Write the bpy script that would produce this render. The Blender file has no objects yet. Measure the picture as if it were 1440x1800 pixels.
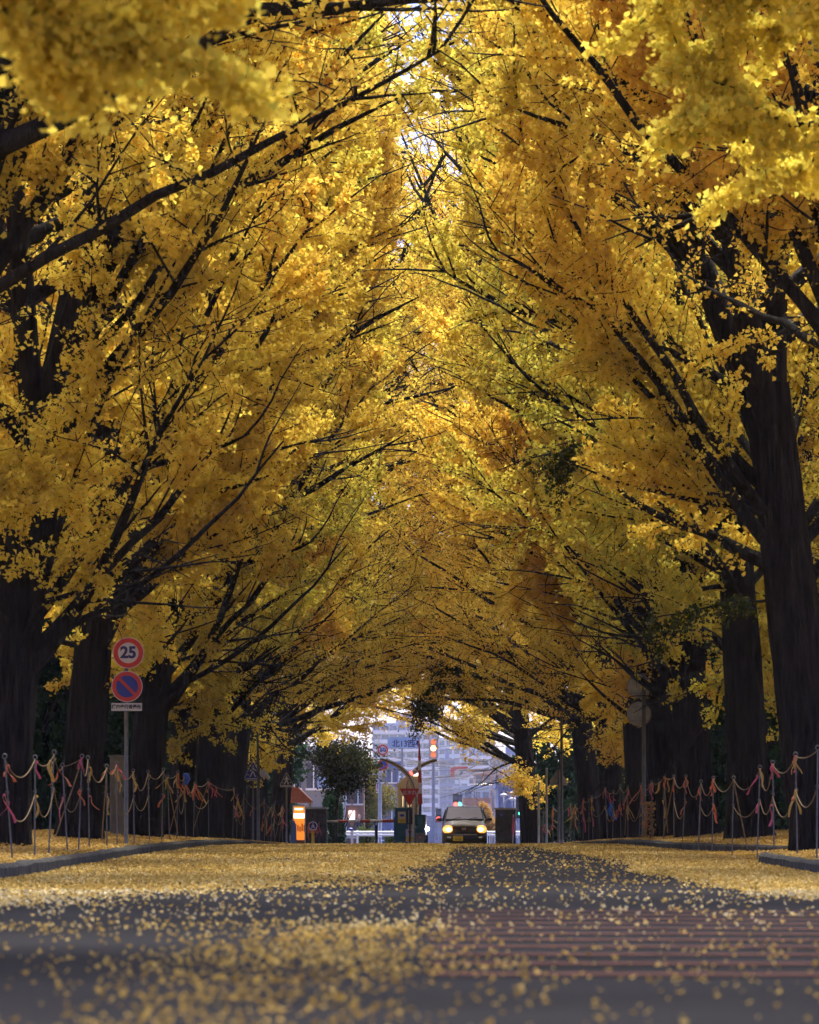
import bpy, math, random
import numpy as np
from mathutils import Vector
R = math.radians
PI = math.pi
S = bpy.context.scene
COL = S.collection

# ------------------------------------------------------------------ camera, sky, sun, exposure
FPX, VPX, HOR, HC = 8000.0, 742.0, 1480.0, 0.45     # focal length in photo pixels, vanishing point, horizon, lens height
cam = bpy.data.objects.new('camera', bpy.data.cameras.new('camera'))
COL.objects.link(cam)
cam.location = (0, 0, HC)
cam.rotation_euler = (R(90), 0, 0)
cd = cam.data
cd.sensor_fit = 'HORIZONTAL'
cd.sensor_width = 24.0
cd.lens = 24.0 * FPX / 1440
cd.shift_x = (720 - VPX) / 1440
cd.shift_y = (HOR - 900) / 1440
cd.clip_start, cd.clip_end = 0.5, 6000
cd.dof.use_dof = True
cd.dof.focus_distance = 100
cd.dof.aperture_fstop = 5.8
S.camera = cam

W = bpy.data.worlds.new('World')
S.world = W
W.use_nodes = True
SUN_EL, SUN_AZ = 55.0, 9.0        # azimuth measured clockwise from +Y, seen from above
nt = W.node_tree
sky = nt.nodes.new('ShaderNodeTexSky')
sky.sky_type = 'NISHITA'
sky.sun_disc = False
sky.sun_elevation = R(SUN_EL)
sky.sun_rotation = R(SUN_AZ)
sky.ozone_density = 4.0
sky.dust_density = 1.0
bg = nt.nodes['Background']
bg.inputs[1].default_value = 0.06
tint = nt.nodes.new('ShaderNodeMix'); tint.data_type = 'RGBA'; tint.blend_type = 'MULTIPLY'
tint.inputs['Factor'].default_value = 1
tint.inputs['B'].default_value = (.98, .90, 1.3, 1)      # lavender dusk
nt.links.new(sky.outputs[0], tint.inputs['A'])
nt.links.new(tint.outputs['Result'], bg.inputs[0])

sl = bpy.data.lights.new('sun', 'SUN')
sl.energy = 3.9
sl.angle = R(48)
sl.color = (1.0, 0.93, 0.82)
sun = bpy.data.objects.new('sun', sl)
COL.objects.link(sun)
sd = Vector((math.sin(R(SUN_AZ)) * math.cos(R(SUN_EL)), math.cos(R(SUN_AZ)) * math.cos(R(SUN_EL)), math.sin(R(SUN_EL))))
sun.rotation_euler = sd.to_track_quat('Z', 'Y').to_euler()
sun.location = (0, -40, 60)

S.view_settings.view_transform = 'Standard'
S.view_settings.look = 'None'
S.view_settings.exposure = 2.15
S.view_settings.gamma = 1.0
S.cycles.use_denoising = True
S.cycles.denoiser = 'OPENIMAGEDENOISE'
S.cycles.max_bounces = 10
S.cycles.diffuse_bounces = 4
S.cycles.transmission_bounces = 8
S.cycles.transparent_max_bounces = 8
S.cycles.caustics_reflective = False
S.cycles.caustics_refractive = False
S.cycles.sample_clamp_indirect = 6.0
S.cycles.use_adaptive_sampling = True
S.cycles.adaptive_threshold = 0.02

# ------------------------------------------------------------------ helpers
def xs(px, D): return (px - VPX) * D / FPX
def zs(py, D): return HC + (HOR - py) * D / FPX

_zd = np.arange(-60, 3001, 1.0)
_zv = np.interp(_zd, [-60, 22, 34, 47, 54, 64, 75, 88, 98, 112, 130, 150, 165, 3000],
                [0, 0, .015, .06, .115, .20, .27, .325, .335, .31, .255, .205, .20, .20])
_k = np.hanning(13); _k /= _k.sum()
_zv[10:400] = np.convolve(_zv, _k, 'same')[10:400]
def zroad(D): return np.interp(D, _zd, _zv)

def sstep(a, b, x):
    t = np.clip((x - a) / (b - a), 0, 1)
    return t * t * (3 - 2 * t)

_rg = np.random.default_rng(5)
_tab = _rg.random((64, 64))
def vnoise(x, y):
    xi = np.floor(x).astype(int); yi = np.floor(y).astype(int)
    fx = x - xi; fy = y - yi
    fx = fx * fx * (3 - 2 * fx); fy = fy * fy * (3 - 2 * fy)
    a = _tab[xi % 64, yi % 64]; b = _tab[(xi + 1) % 64, yi % 64]
    c = _tab[xi % 64, (yi + 1) % 64]; d = _tab[(xi + 1) % 64, (yi + 1) % 64]
    return (a * (1 - fx) + b * fx) * (1 - fy) + (c * (1 - fx) + d * fx) * fy

KX = 4.25                                            # half width of the carriageway
def zground(X, D):
    X = np.asarray(X, float); D = np.asarray(D, float)
    lift = 0.14 * sstep(KX, KX + .12, np.abs(X))
    mouth = (X > 0) * sstep(57.6, 58.0, D) * (1 - sstep(0, .4, D - np.interp(X, [4.2, 4.35, 4.8, 5.8, 9, 14], [77, 75, 71.5, 68.2, 66.9, 66.5])))
    lift = lift * (1 - mouth)
    lift = lift * (1 - sstep(158, 164, D))
    far = sstep(KX + .3, KX + 2.5, np.abs(X))
    z = zroad(D) + lift + far * (.10 + .10 * (vnoise(X * .7 + 40, D * .4) - .3)) * (1 - sstep(150, 163, D))
    return z

def link(o, parent=None):
    COL.objects.link(o)
    if parent is not None: o.parent = parent
    return o

def thing(name, label, cat, loc=(0, 0, 0), rotz=0, group=None):
    o = bpy.data.objects.new(name, None)
    o.empty_display_size = .2
    link(o)
    o.location = loc; o.rotation_euler = (0, 0, rotz)
    o['label'] = label; o['category'] = cat
    if group: o['group'] = group
    return o

def tag(o, label=None, cat=None, group=None, kind=None):
    if label: o['label'] = label
    if cat: o['category'] = cat
    if group: o['group'] = group
    if kind: o['kind'] = kind
    return o

def np_mesh(name, V, quads=None, loops=None, starts=None, smooth=False):
    me = bpy.data.meshes.new(name)
    V = np.asarray(V, np.float32)
    if quads is not None:
        loops = np.asarray(quads, np.int32).ravel()
        k = np.asarray(quads).shape[1]
        starts = np.arange(0, len(loops), k, dtype=np.int32)
    me.vertices.add(len(V)); me.loops.add(len(loops)); me.polygons.add(len(starts))
    me.vertices.foreach_set('co', V.ravel())
    me.loops.foreach_set('vertex_index', np.asarray(loops, np.int32))
    me.polygons.foreach_set('loop_start', np.asarray(starts, np.int32))
    if smooth: me.polygons.foreach_set('use_smooth', np.ones(len(starts), bool))
    me.update(calc_edges=True)
    return me

class MB:
    def __init__(s): s.v = []; s.f = []; s.sm = False
    def add(s, V, F):
        o = len(s.v); s.v += [tuple(map(float, p)) for p in V]; s.f += [tuple(i + o for i in f) for f in F]; return s
    def box(s, x0, x1, y0, y1, z0, z1, b=0.0):
        if b <= 0:
            V = [(x, y, z) for z in (z0, z1) for y in (y0, y1) for x in (x0, x1)]
            F = [(0, 2, 3, 1), (4, 5, 7, 6), (0, 1, 5, 4), (2, 6, 7, 3), (0, 4, 6, 2), (1, 3, 7, 5)]
            return s.add(V, F)
        def ring(z, i):
            return [(x0 + i, y0, z), (x1 - i, y0, z), (x1, y0 + i, z), (x1, y1 - i, z), (x1 - i, y1, z), (x0 + i, y1, z), (x0, y1 - i, z), (x0, y0 + i, z)]
        def ring2(z):
            return [(x0 + b, y0 + b * .4, z), (x1 - b, y0 + b * .4, z), (x1 - b * .4, y0 + b, z), (x1 - b * .4, y1 - b, z), (x1 - b, y1 - b * .4, z), (x0 + b, y1 - b * .4, z), (x0 + b * .4, y1 - b, z), (x0 + b * .4, y0 + b, z)]
        V = ring2(z0) + ring(z0 + b, b) + ring(z1 - b, b) + ring2(z1)
        F = [tuple(reversed(range(8))), tuple(range(24, 32))]
        for r in range(3):
            for i in range(8):
                j = (i + 1) % 8
                F.append((r * 8 + i, r * 8 + j, r * 8 + 8 + j, r * 8 + 8 + i))
        return s.add(V, F)
    def tube(s, pts, rad, n=8, cap=True):
        pts = np.asarray(pts, float); m = len(pts)
        rad = np.broadcast_to(np.asarray(rad, float), (m,))
        V, F = tube_arrays(pts, rad, n)
        o = len(s.v); s.v += [tuple(p) for p in V.tolist()]; s.f += [tuple(int(i) + o for i in f) for f in F]
        if cap:
            s.f.append(tuple(o + i for i in reversed(range(n)))); s.f.append(tuple(o + (m - 1) * n + i for i in range(n)))
        return s
    def cyl(s, p0, p1, r0, r1=None, n=12): return s.tube([p0, p1], [r0, r0 if r1 is None else r1], n)
    def prism(s, poly, y0, y1):                         # polygon in x,z extruded along y, faces -y first
        n = len(poly)
        V = [(x, y0, z) for x, z in poly] + [(x, y1, z) for x, z in poly]
        F = [tuple(range(n)), tuple(reversed(range(n, 2 * n)))] + [(i, n + i, n + (i + 1) % n, (i + 1) % n) for i in range(n)]
        return s.add(V, F)
    def disc(s, r, y0, y1, cx=0, cz=0, n=32): return s.prism([(cx + r * math.cos(2 * PI * i / n), cz + r * math.sin(2 * PI * i / n)) for i in range(n)], y0, y1)
    def ring(s, r0, r1, y0, y1, cx=0, cz=0, n=32):
        V = []
        for r in (r0, r1):
            for y in (y0, y1):
                V += [(cx + r * math.cos(2 * PI * i / n), y, cz + r * math.sin(2 * PI * i / n)) for i in range(n)]
        F = []
        for i in range(n):
            j = (i + 1) % n
            F += [(i, j, 2 * n + j, 2 * n + i), (n + i, 3 * n + i, 3 * n + j, n + j), (i, n + i, n + j, j), (2 * n + i, 2 * n + j, 3 * n + j, 3 * n + i)]
        return s.add(V, F)
    def ball(s, c, r, n=12, m=8, sc=(1, 1, 1)):
        V = [(c[0], c[1], c[2] - r * sc[2])]
        for i in range(1, m):
            a = -PI / 2 + PI * i / m
            V += [(c[0] + r * sc[0] * math.cos(a) * math.cos(2 * PI * j / n), c[1] + r * sc[1] * math.cos(a) * math.sin(2 * PI * j / n), c[2] + r * sc[2] * math.sin(a)) for j in range(n)]
        V.append((c[0], c[1], c[2] + r * sc[2]))
        F = [(0, 1 + (j + 1) % n, 1 + j) for j in range(n)]
        for i in range(m - 2):
            for j in range(n):
                k = (j + 1) % n; a = 1 + i * n
                F.append((a + j, a + k, a + n + k, a + n + j))
        e = len(V) - 1; a = 1 + (m - 2) * n
        F += [(a + j, a + (j + 1) % n, e) for j in range(n)]
        return s.add(V, F)
    def smooth(s): s.sm = True; return s
    def obj(s, name, mat, parent=None, label=None):
        me = bpy.data.meshes.new(name); me.from_pydata(s.v, [], s.f)
        if s.sm: me.polygons.foreach_set('use_smooth', np.ones(len(me.polygons), bool))
        me.update()
        me.materials.append(mat)
        o = link(bpy.data.objects.new(name, me), parent)
        if label: o['label'] = label
        return o

def tube_arrays(pts, rad, n):
    m = len(pts)
    t = np.empty_like(pts); t[1:-1] = pts[2:] - pts[:-2]; t[0] = pts[1] - pts[0]; t[-1] = pts[-1] - pts[-2]
    t /= np.linalg.norm(t, axis=1)[:, None] + 1e-9
    ref = np.array([0., 0, 1.]) if abs(t[:, 2].mean()) < .8 else np.array([1., 0, 0])
    u = np.cross(t, ref); u /= np.linalg.norm(u, axis=1)[:, None] + 1e-9
    w = np.cross(t, u)
    a = np.arange(n) * 2 * PI / n
    V = pts[:, None, :] + rad[:, None, None] * (np.cos(a)[None, :, None] * u[:, None, :] + np.sin(a)[None, :, None] * w[:, None, :])
    i = np.arange(m - 1)[:, None] * n; j = np.arange(n)[None, :]; k = (j + 1) % n
    F = np.stack([i + j, i + n + j, i + n + k, i + k], -1).reshape(-1, 4)
    return V.reshape(-1, 3), F

def text(name, body, size, mat, parent, loc, align='CENTER', bold=0.0, sx=1.0):
    cu = bpy.data.curves.new(name, 'FONT')
    cu.body = body; cu.size = size; cu.align_x = align; cu.align_y = 'CENTER'; cu.extrude = 0.002; cu.offset = bold
    tmp = bpy.data.objects.new(name, cu)
    me = bpy.data.meshes.new_from_object(tmp)
    bpy.data.objects.remove(tmp)
    me.materials.clear(); me.materials.append(mat)
    o = link(bpy.data.objects.new(name, me), parent)
    o.location = loc; o.rotation_euler = (R(90), 0, 0); o.scale = (sx, 1, 1)
    return o

# ------------------------------------------------------------------ materials
def mat(name, col, rough=.6, metal=0, var=0.0, vscale=8, bump=0, emit=0, ecol=None, spec=.4, streak=None):
    m = bpy.data.materials.new(name); m.use_nodes = True
    N = m.node_tree.nodes; L = m.node_tree.links; b = N['Principled BSDF']
    b.inputs['Roughness'].default_value = rough; b.inputs['Metallic'].default_value = metal
    b.inputs['Specular IOR Level'].default_value = spec
    b.inputs['Base Color'].default_value = (*col, 1)
    if var or bump:
        tc = N.new('ShaderNodeTexCoord'); nz = N.new('ShaderNodeTexNoise')
        nz.inputs['Scale'].default_value = vscale; nz.inputs['Detail'].default_value = 6
        if streak:
            mp = N.new('ShaderNodeMapping'); mp.inputs['Scale'].default_value = streak
            L.new(tc.outputs['Object'], mp.inputs[0]); L.new(mp.outputs[0], nz.inputs[0])
        else: L.new(tc.outputs['Object'], nz.inputs[0])
        if var:
            cr = N.new('ShaderNodeValToRGB')
            cr.color_ramp.elements[0].position = .3; cr.color_ramp.elements[1].position = .7
            cr.color_ramp.elements[0].color = (*[max(0, c * (1 - var)) for c in col], 1)
            cr.color_ramp.elements[1].color = (*[min(1, c * (1 + var)) for c in col], 1)
            L.new(nz.outputs[0], cr.inputs[0]); L.new(cr.outputs[0], b.inputs['Base Color'])
        if bump:
            bp = N.new('ShaderNodeBump'); bp.inputs['Strength'].default_value = bump; bp.inputs['Distance'].default_value = .02
            L.new(nz.outputs[0], bp.inputs['Height']); L.new(bp.outputs[0], b.inputs['Normal'])
    if emit:
        b.inputs['Emission Color'].default_value = (*(ecol or col), 1); b.inputs['Emission Strength'].default_value = emit
    return m

def leaf_mat(name, stops, trans=.45, rough=.5):
    """two-sided leaf: diffuse plus light shining through; the hue of each leaf comes from its own 'hue' value"""
    m = bpy.data.materials.new(name); m.use_nodes = True
    N = m.node_tree.nodes; L = m.node_tree.links
    N.remove(N['Principled BSDF'])
    at = N.new('ShaderNodeAttribute'); at.attribute_name = 'hue'
    cr = N.new('ShaderNodeValToRGB'); e = cr.color_ramp.elements
    while len(e) < len(stops): e.new(.5)
    for k, (p, c) in enumerate(stops): e[k].position = p; e[k].color = (*c, 1)
    oi = N.new('ShaderNodeObjectInfo'); ma = N.new('ShaderNodeMath'); ma.operation = 'MULTIPLY_ADD'; ma.inputs[1].default_value = .30; ma.inputs[2].default_value = -.15
    ad = N.new('ShaderNodeMath'); ad.operation = 'ADD'
    L.new(oi.outputs['Random'], ma.inputs[0]); L.new(ma.outputs[0], ad.inputs[0]); L.new(at.outputs['Fac'], ad.inputs[1])
    L.new(ad.outputs[0], cr.inputs[0])
    df = N.new('ShaderNodeBsdfDiffuse'); tr = N.new('ShaderNodeBsdfTranslucent'); mx = N.new('ShaderNodeMixShader')
    L.new(cr.outputs[0], df.inputs[0]); L.new(cr.outputs[0], tr.inputs[0])
    mx.inputs[0].default_value = trans
    L.new(df.outputs[0], mx.inputs[1]); L.new(tr.outputs[0], mx.inputs[2]); L.new(mx.outputs[0], N['Material Output'].inputs[0])
    return m

GINKGO = leaf_mat('ginkgo_leaf', [(0, (.46, .47, .08)), (.25, (.74, .62, .09)), (.65, (.84, .62, .09)), (.9, (.85, .56, .08)), (1, (.66, .37, .06))], .58)
GINKGO_GREEN = leaf_mat('ginkgo_leaf_green', [(0, (.03, .048, .014)), (.6, (.075, .085, .02)), (1, (.30, .24, .03))], .4)
OLIVE = leaf_mat('olive_leaf', [(0, (.06, .09, .025)), (.6, (.14, .15, .04)), (1, (.34, .22, .07))], .35)
CONIFER = leaf_mat('conifer_needle', [(0, (.015, .04, .02)), (1, (.04, .09, .04))], .2)
DUSKY = leaf_mat('dusky_leaf', [(0, (.012, .02, .01)), (.6, (.03, .035, .015)), (1, (.07, .05, .02))], .3)
RUSSET = leaf_mat('russet_leaf', [(0, (.30, .22, .06)), (1, (.5, .26, .08))], .4)
FALLEN = leaf_mat('fallen_leaf', [(0, (.18, .11, .035)), (.25, (.40, .25, .06)), (.6, (.62, .43, .12)), (1, (.80, .70, .44))], .25)

def bark_mat():
    m = mat('bark', (.055, .048, .042), .9, spec=.15)
    N = m.node_tree.nodes; L = m.node_tree.links; b = N['Principled BSDF']
    tc = N.new('ShaderNodeTexCoord'); mp = N.new('ShaderNodeMapping'); mp.inputs['Scale'].default_value = (9, 9, 1.1)
    nz = N.new('ShaderNodeTexNoise'); nz.inputs['Scale'].default_value = 1.6; nz.inputs['Detail'].default_value = 8; nz.inputs['Roughness'].default_value = .65
    L.new(tc.outputs['Object'], mp.inputs[0]); L.new(mp.outputs[0], nz.inputs[0])
    cr = N.new('ShaderNodeValToRGB'); cr.color_ramp.elements[0].position = .35; cr.color_ramp.elements[1].position = .68
    cr.color_ramp.elements[0].color = (.004, .0035, .003, 1); cr.color_ramp.elements[1].color = (.034, .030, .027, 1)
    L.new(nz.outputs[0], cr.inputs[0]); L.new(cr.outputs[0], b.inputs['Base Color'])
    bp = N.new('ShaderNodeBump'); bp.inputs['Strength'].default_value = 1; bp.inputs['Distance'].default_value = .16
    L.new(nz.outputs[0], bp.inputs['Height']); L.new(bp.outputs[0], b.inputs['Normal'])
    return m
BARK = bark_mat()

def ground_mat(name, base, dark, scale, litter=None, amount=.5):
    m = mat(name, base, .9, spec=.2)
    N = m.node_tree.nodes; L = m.node_tree.links; b = N['Principled BSDF']
    tc = N.new('ShaderNodeTexCoord')
    nz = N.new('ShaderNodeTexNoise'); nz.inputs['Scale'].default_value = scale; nz.inputs['Detail'].default_value = 8
    L.new(tc.outputs['Object'], nz.inputs[0])
    big = N.new('ShaderNodeTexNoise'); big.inputs['Scale'].default_value = .35; big.inputs['Detail'].default_value = 4
    L.new(tc.outputs['Object'], big.inputs[0])
    ad = N.new('ShaderNodeMath'); ad.operation = 'ADD'; L.new(nz.outputs[0], ad.inputs[0]); L.new(big.outputs[0], ad.inputs[1])
    cr = N.new('ShaderNodeValToRGB'); cr.color_ramp.elements[0].position = .75; cr.color_ramp.elements[1].position = 1.25
    cr.color_ramp.elements[0].position = .35
    cr.color_ramp.elements[1].position = .66
    hf = N.new('ShaderNodeMath'); hf.operation = 'MULTIPLY'; hf.inputs[1].default_value = .5; L.new(ad.outputs[0], hf.inputs[0])
    cr.color_ramp.elements[0].color = (*dark, 1); cr.color_ramp.elements[1].color = (*base, 1)
    L.new(hf.outputs[0], cr.inputs[0])
    col = cr.outputs[0]
    if litter:
        vo = N.new('ShaderNodeTexVoronoi'); vo.inputs['Scale'].default_value = 16
        L.new(tc.outputs['Object'], vo.inputs[0])
        lr = N.new('ShaderNodeValToRGB'); lr.color_ramp.elements[0].color = (*litter[0], 1); lr.color_ramp.elements[1].color = (*litter[1], 1)
        sp = N.new('ShaderNodeSeparateColor'); L.new(vo.outputs['Color'], sp.inputs[0]); L.new(sp.outputs[0], lr.inputs[0])
        th = N.new('ShaderNodeMath'); th.operation = 'LESS_THAN'; th.inputs[1].default_value = amount; L.new(sp.outputs[1], th.inputs[0])
        mx = N.new('ShaderNodeMix'); mx.data_type = 'RGBA'
        L.new(th.outputs[0], mx.inputs['Factor']); L.new(col, mx.inputs['A']); L.new(lr.outputs[0], mx.inputs['B'])
        col = mx.outputs['Result']
    L.new(col, b.inputs['Base Color'])
    bp = N.new('ShaderNodeBump'); bp.inputs['Strength'].default_value = .5; bp.inputs['Distance'].default_value = .01
    L.new(nz.outputs[0], bp.inputs['Height']); L.new(bp.outputs[0], b.inputs['Normal'])
    return m
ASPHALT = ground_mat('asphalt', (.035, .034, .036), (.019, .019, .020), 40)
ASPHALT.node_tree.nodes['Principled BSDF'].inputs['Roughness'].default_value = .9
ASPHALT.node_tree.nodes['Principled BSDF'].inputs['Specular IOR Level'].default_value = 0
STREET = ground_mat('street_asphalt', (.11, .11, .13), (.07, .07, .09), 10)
VERGE = ground_mat('leaf_strewn_soil', (.16, .10, .04), (.06, .04, .02), 12, ((.28, .17, .04), (.50, .33, .08)), .7)
VERGE.node_tree.nodes['Principled BSDF'].inputs['Specular IOR Level'].default_value = .0
KERB = mat('kerb_concrete', (.075, .075, .072), .9, var=.45, vscale=5, bump=.6, spec=0)
M = {}
def mk(k, *a, **kw): M[k] = mat(k, *a, **kw)
mk('galvanised', (.30, .30, .31), .45, .7, var=.25, vscale=20)
mk('stake_metal', (.13, .13, .135), .6, .4, var=.35, vscale=14)
mk('post_grey', (.12, .125, .13), .5, .3, var=.2, vscale=9)
mk('sign_red', (.42, .03, .025), .45, var=.15)
mk('sign_white', (.46, .46, .50), .45, var=.06)
mk('sign_blue', (.015, .035, .26), .45, var=.12)
mk('sign_navy', (.012, .012, .10), .5)
mk('sign_rim', (.55, .55, .5), .5)
mk('sign_back', (.34, .35, .36), .6, .1, var=.2)
mk('ink', (.02, .02, .025), .6)
mk('stripe_red', (.115, .062, .052), .9, spec=0, var=.35, vscale=14)
mk('rope', (.19, .13, .055), .9, var=.3, vscale=30)
mk('ribbon_pink', (.50, .08, .14), .6, var=.2)
mk('ribbon_orange', (.50, .13, .05), .6, var=.2)
mk('ribbon_yellow', (.45, .28, .05), .6, var=.2)
mk('ribbon_blue', (.03, .12, .55), .5, var=.2)
mk('teal', (.018, .085, .115), .5, var=.25, vscale=5)
mk('teal_light', (.05, .15, .18), .5)
mk('black', (.012, .012, .014), .5)
mk('cream', (.60, .50, .30), .7, var=.1, vscale=3)
mk('cream_lit', (.75, .62, .36), .7, emit=.18, ecol=(1, .74, .36))
mk('yellow', (.75, .50, .03), .5, var=.1)
mk('arch_paint', (.40, .32, .18), .55, var=.25, vscale=4)
mk('barrier_red', (.40, .045, .03), .5, var=.25, vscale=9)
mk('barrier_white', (.62, .58, .52), .5, var=.15, vscale=9)
mk('stone_dark', (.05, .048, .046), .9, var=.5, vscale=6, bump=.7)
mk('cap_stone', (.30, .31, .30), .8, var=.2)
mk('car_paint', (.055, .034, .012), .45, .0, spec=.25)  # golden brown takes in the warm headlight glow on the body
mk('car_black', (.012, .012, .013), .5)
mk('tyre', (.015, .015, .016), .85)
mk('chrome', (.7, .7, .7), .18, 1)
mk('windscreen', (.62, .68, .76), .10, .0, spec=1.0)  # pale base colour stands in for sky reflected in the glass
mk('headlamp', (1, .9, .65), .3, emit=4, ecol=(1, .70, .30))
mk('headlamp_halo', (1, .6, .2), .3, emit=.42, ecol=(1, .36, .05))  # emissive orange standing in for the glow around the headlights
mk('lamp_white', (1, 1, 1), .3, emit=14, ecol=(1, .93, .8))
mk('lamp_red', (1, .1, .05), .3, emit=1.3, ecol=(1, .07, .05))
mk('lamp_amber', (1, .6, .2), .3, emit=3, ecol=(1, .42, .10))
mk('lamp_green', (.1, 1, .5), .3, emit=.8, ecol=(.10, 1, .55))
mk('glow_orange', (.9, .3, .03), .4, emit=.22, ecol=(1, .28, .03))
mk('glow_white', (.9, .9, .85), .4, emit=.9, ecol=(1, .92, .8))
mk('glow_pink', (.9, .7, .6), .4, emit=.5, ecol=(1, .72, .62))
mk('lamp_bloom', (.7, .2, .08), .3, emit=.16, ecol=(1, .22, .07))  # bloom of the lit amber put into the unlit signal lamps
mk('housing', (.42, .36, .36), .6)
mk('conc_pole', (.25, .27, .34), .8, var=.12, vscale=3)
mk('wall_pale', (.27, .37, .58), .8, var=.06, vscale=.2)  # blue of the dusk skylight is put into wall and balcony colours
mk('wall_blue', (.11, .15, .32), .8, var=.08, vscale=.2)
mk('wall_grey', (.22, .22, .24), .8, var=.1, vscale=.8)
mk('wall_brick', (.28, .16, .13), .85, var=.2, vscale=2)
mk('balcony', (.40, .48, .70), .7, var=.05, vscale=.3)
mk('pane', (.05, .08, .19), .25, spec=.8)
mk('pane_dark', (.05, .06, .10), .3, spec=.6)
mk('cable', (.03, .03, .045), .6)
mk('rail_white', (.78, .78, .8), .5)
mk('hedge_green', (.03, .06, .02), .9)
mk('cloth_dark', (.02, .025, .05), .85, var=.3)
mk('skin', (.5, .32, .24), .6)
mk('hair', (.02, .016, .014), .7)
mk('cabinet_grey', (.17, .17, .165), .7, var=.25, vscale=4)
mk('purple', (.22, .10, .34), .5)
mk('roof_red', (.22, .08, .08), .8, var=.2)

# ------------------------------------------------------------------ the setting: ground, roads, kerbs
def grid(name, Xs, Ds, zf, m):
    X, D = np.meshgrid(Xs, Ds)
    Z = zf(X, D)
    V = np.stack([X, D, Z], -1).reshape(-1, 3)
    nx, ny = len(Xs), len(Ds)
    i = np.arange(ny - 1)[:, None] * nx + np.arange(nx - 1)[None, :]
    Q = np.stack([i, i + 1, i + nx + 1, i + nx], -1).reshape(-1, 4)
    me = np_mesh(name, V, quads=Q, smooth=True); me.materials.append(m)
    return tag(link(bpy.data.objects.new(name, me)), kind='structure')

gx = np.concatenate([[-640, -300, -150, -60, -30, -20, -14], np.arange(-12, -4.6, .45), [-4.55, -4.5, -4.45, -4.4, -4.36, -4.32, -4.28, -4.25, -2, 2, 4.25, 4.28, 4.32, 4.36, 4.4, 4.45, 4.5, 4.55], np.arange(4.7, 12.1, .45), [14, 20, 30, 60, 150, 300, 640]])
gd = np.concatenate([[-60, -30], np.arange(-10, 30, 4.), np.arange(30, 166, .5), [168, 175, 185, 200, 300, 600, 1000, 1440]])
grid('ground', gx, gd, lambda X, D: zground(X, D), VERGE)
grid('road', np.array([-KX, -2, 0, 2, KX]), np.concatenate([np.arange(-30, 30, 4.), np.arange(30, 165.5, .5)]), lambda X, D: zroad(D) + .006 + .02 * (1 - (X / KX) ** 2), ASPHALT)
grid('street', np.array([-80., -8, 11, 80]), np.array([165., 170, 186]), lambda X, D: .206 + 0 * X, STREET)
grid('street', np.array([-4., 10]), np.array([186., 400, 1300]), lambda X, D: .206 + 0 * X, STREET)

def kerb(name, path, w, h, label):
    path = np.array(path, float)
    s = np.concatenate([[0], np.cumsum(np.linalg.norm(np.diff(path, axis=0), axis=1))])
    u = np.arange(0, s[-1], .6); X = np.interp(u, s, path[:, 0]); Y = np.interp(u, s, path[:, 1])
    for _ in range(4):
        X[1:-1] = (X[:-2] + 2 * X[1:-1] + X[2:]) / 4; Y[1:-1] = (Y[:-2] + 2 * Y[1:-1] + Y[2:]) / 4
    P = np.stack([X, Y], -1); T = np.gradient(P, axis=0); T /= np.linalg.norm(T, axis=1)[:, None]
    Nn = np.stack([T[:, 1], -T[:, 0]], -1)
    rr = np.random.default_rng(len(path))
    zz = zroad(P[:, 1])
    prof = [(-w / 2, -.1), (-w / 2, h - .03), (-w / 2 + .03, h), (w / 2 - .03, h), (w / 2, h - .03), (w / 2, -.1)]
    V = []
    for k in range(len(P)):
        j = rr.normal(0, .006, 2)
        for a, b in prof: V.append((P[k, 0] + Nn[k, 0] * (a + j[0]), P[k, 1] + Nn[k, 1] * (a + j[0]), zz[k] + b + j[1]))
    n = 6; F = []
    for k in range(len(P) - 1):
        for i in range(n - 1): F.append((k * n + i, k * n + i + 1, k * n + n + i + 1, k * n + n + i))
    F.append(tuple(range(n - 1, -1, -1))); F.append(tuple((len(P) - 1) * n + i for i in range(n)))
    mb = MB(); mb.add(V, F)
    return tag(mb.obj(name, KERB), label, 'kerb')
kerb('kerb', [(-KX - .02, -20), (-KX - .02, 158)], .2, .165, 'long dark mossy kerb edging the leaf-covered left verge')
kerb('kerb', [(KX + .02, -20), (KX + .02, 57.4), (KX + .12, 57.9), (KX + .3, 58.1)], .2, .17, 'weathered kerb with a rounded end nearest on the right verge')
kerb('kerb', [(14, 66.3), (9, 66.7), (5.8, 68.0), (4.9, 71.2), (4.4, 75), (4.27, 77.5), (4.27, 158)], .2, .165, 'kerb curving away behind the side-path mouth on the right')

stripes = MB()
for k in range(11):
    y0 = 14.4 + k * 1.28
    yy = (y0, y0 + .26)
    z = [float(zroad(y)) + .030 for y in yy]
    for a, b in ((0.02, 1.4), (1.4, 2.8), (2.8, 4.1)):
        za, zb = .02 * (1 - (a / KX) ** 2) - .02, .02 * (1 - (b / KX) ** 2) - .02
        stripes.add([(a, yy[0], z[0] + za), (b, yy[0], z[0] + zb), (b, yy[1], z[1] + zb), (a, yy[1], z[1] + za)], [(0, 1, 2, 3)])
tag(stripes.obj('road_marking', M['stripe_red']), kind='structure')

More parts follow.
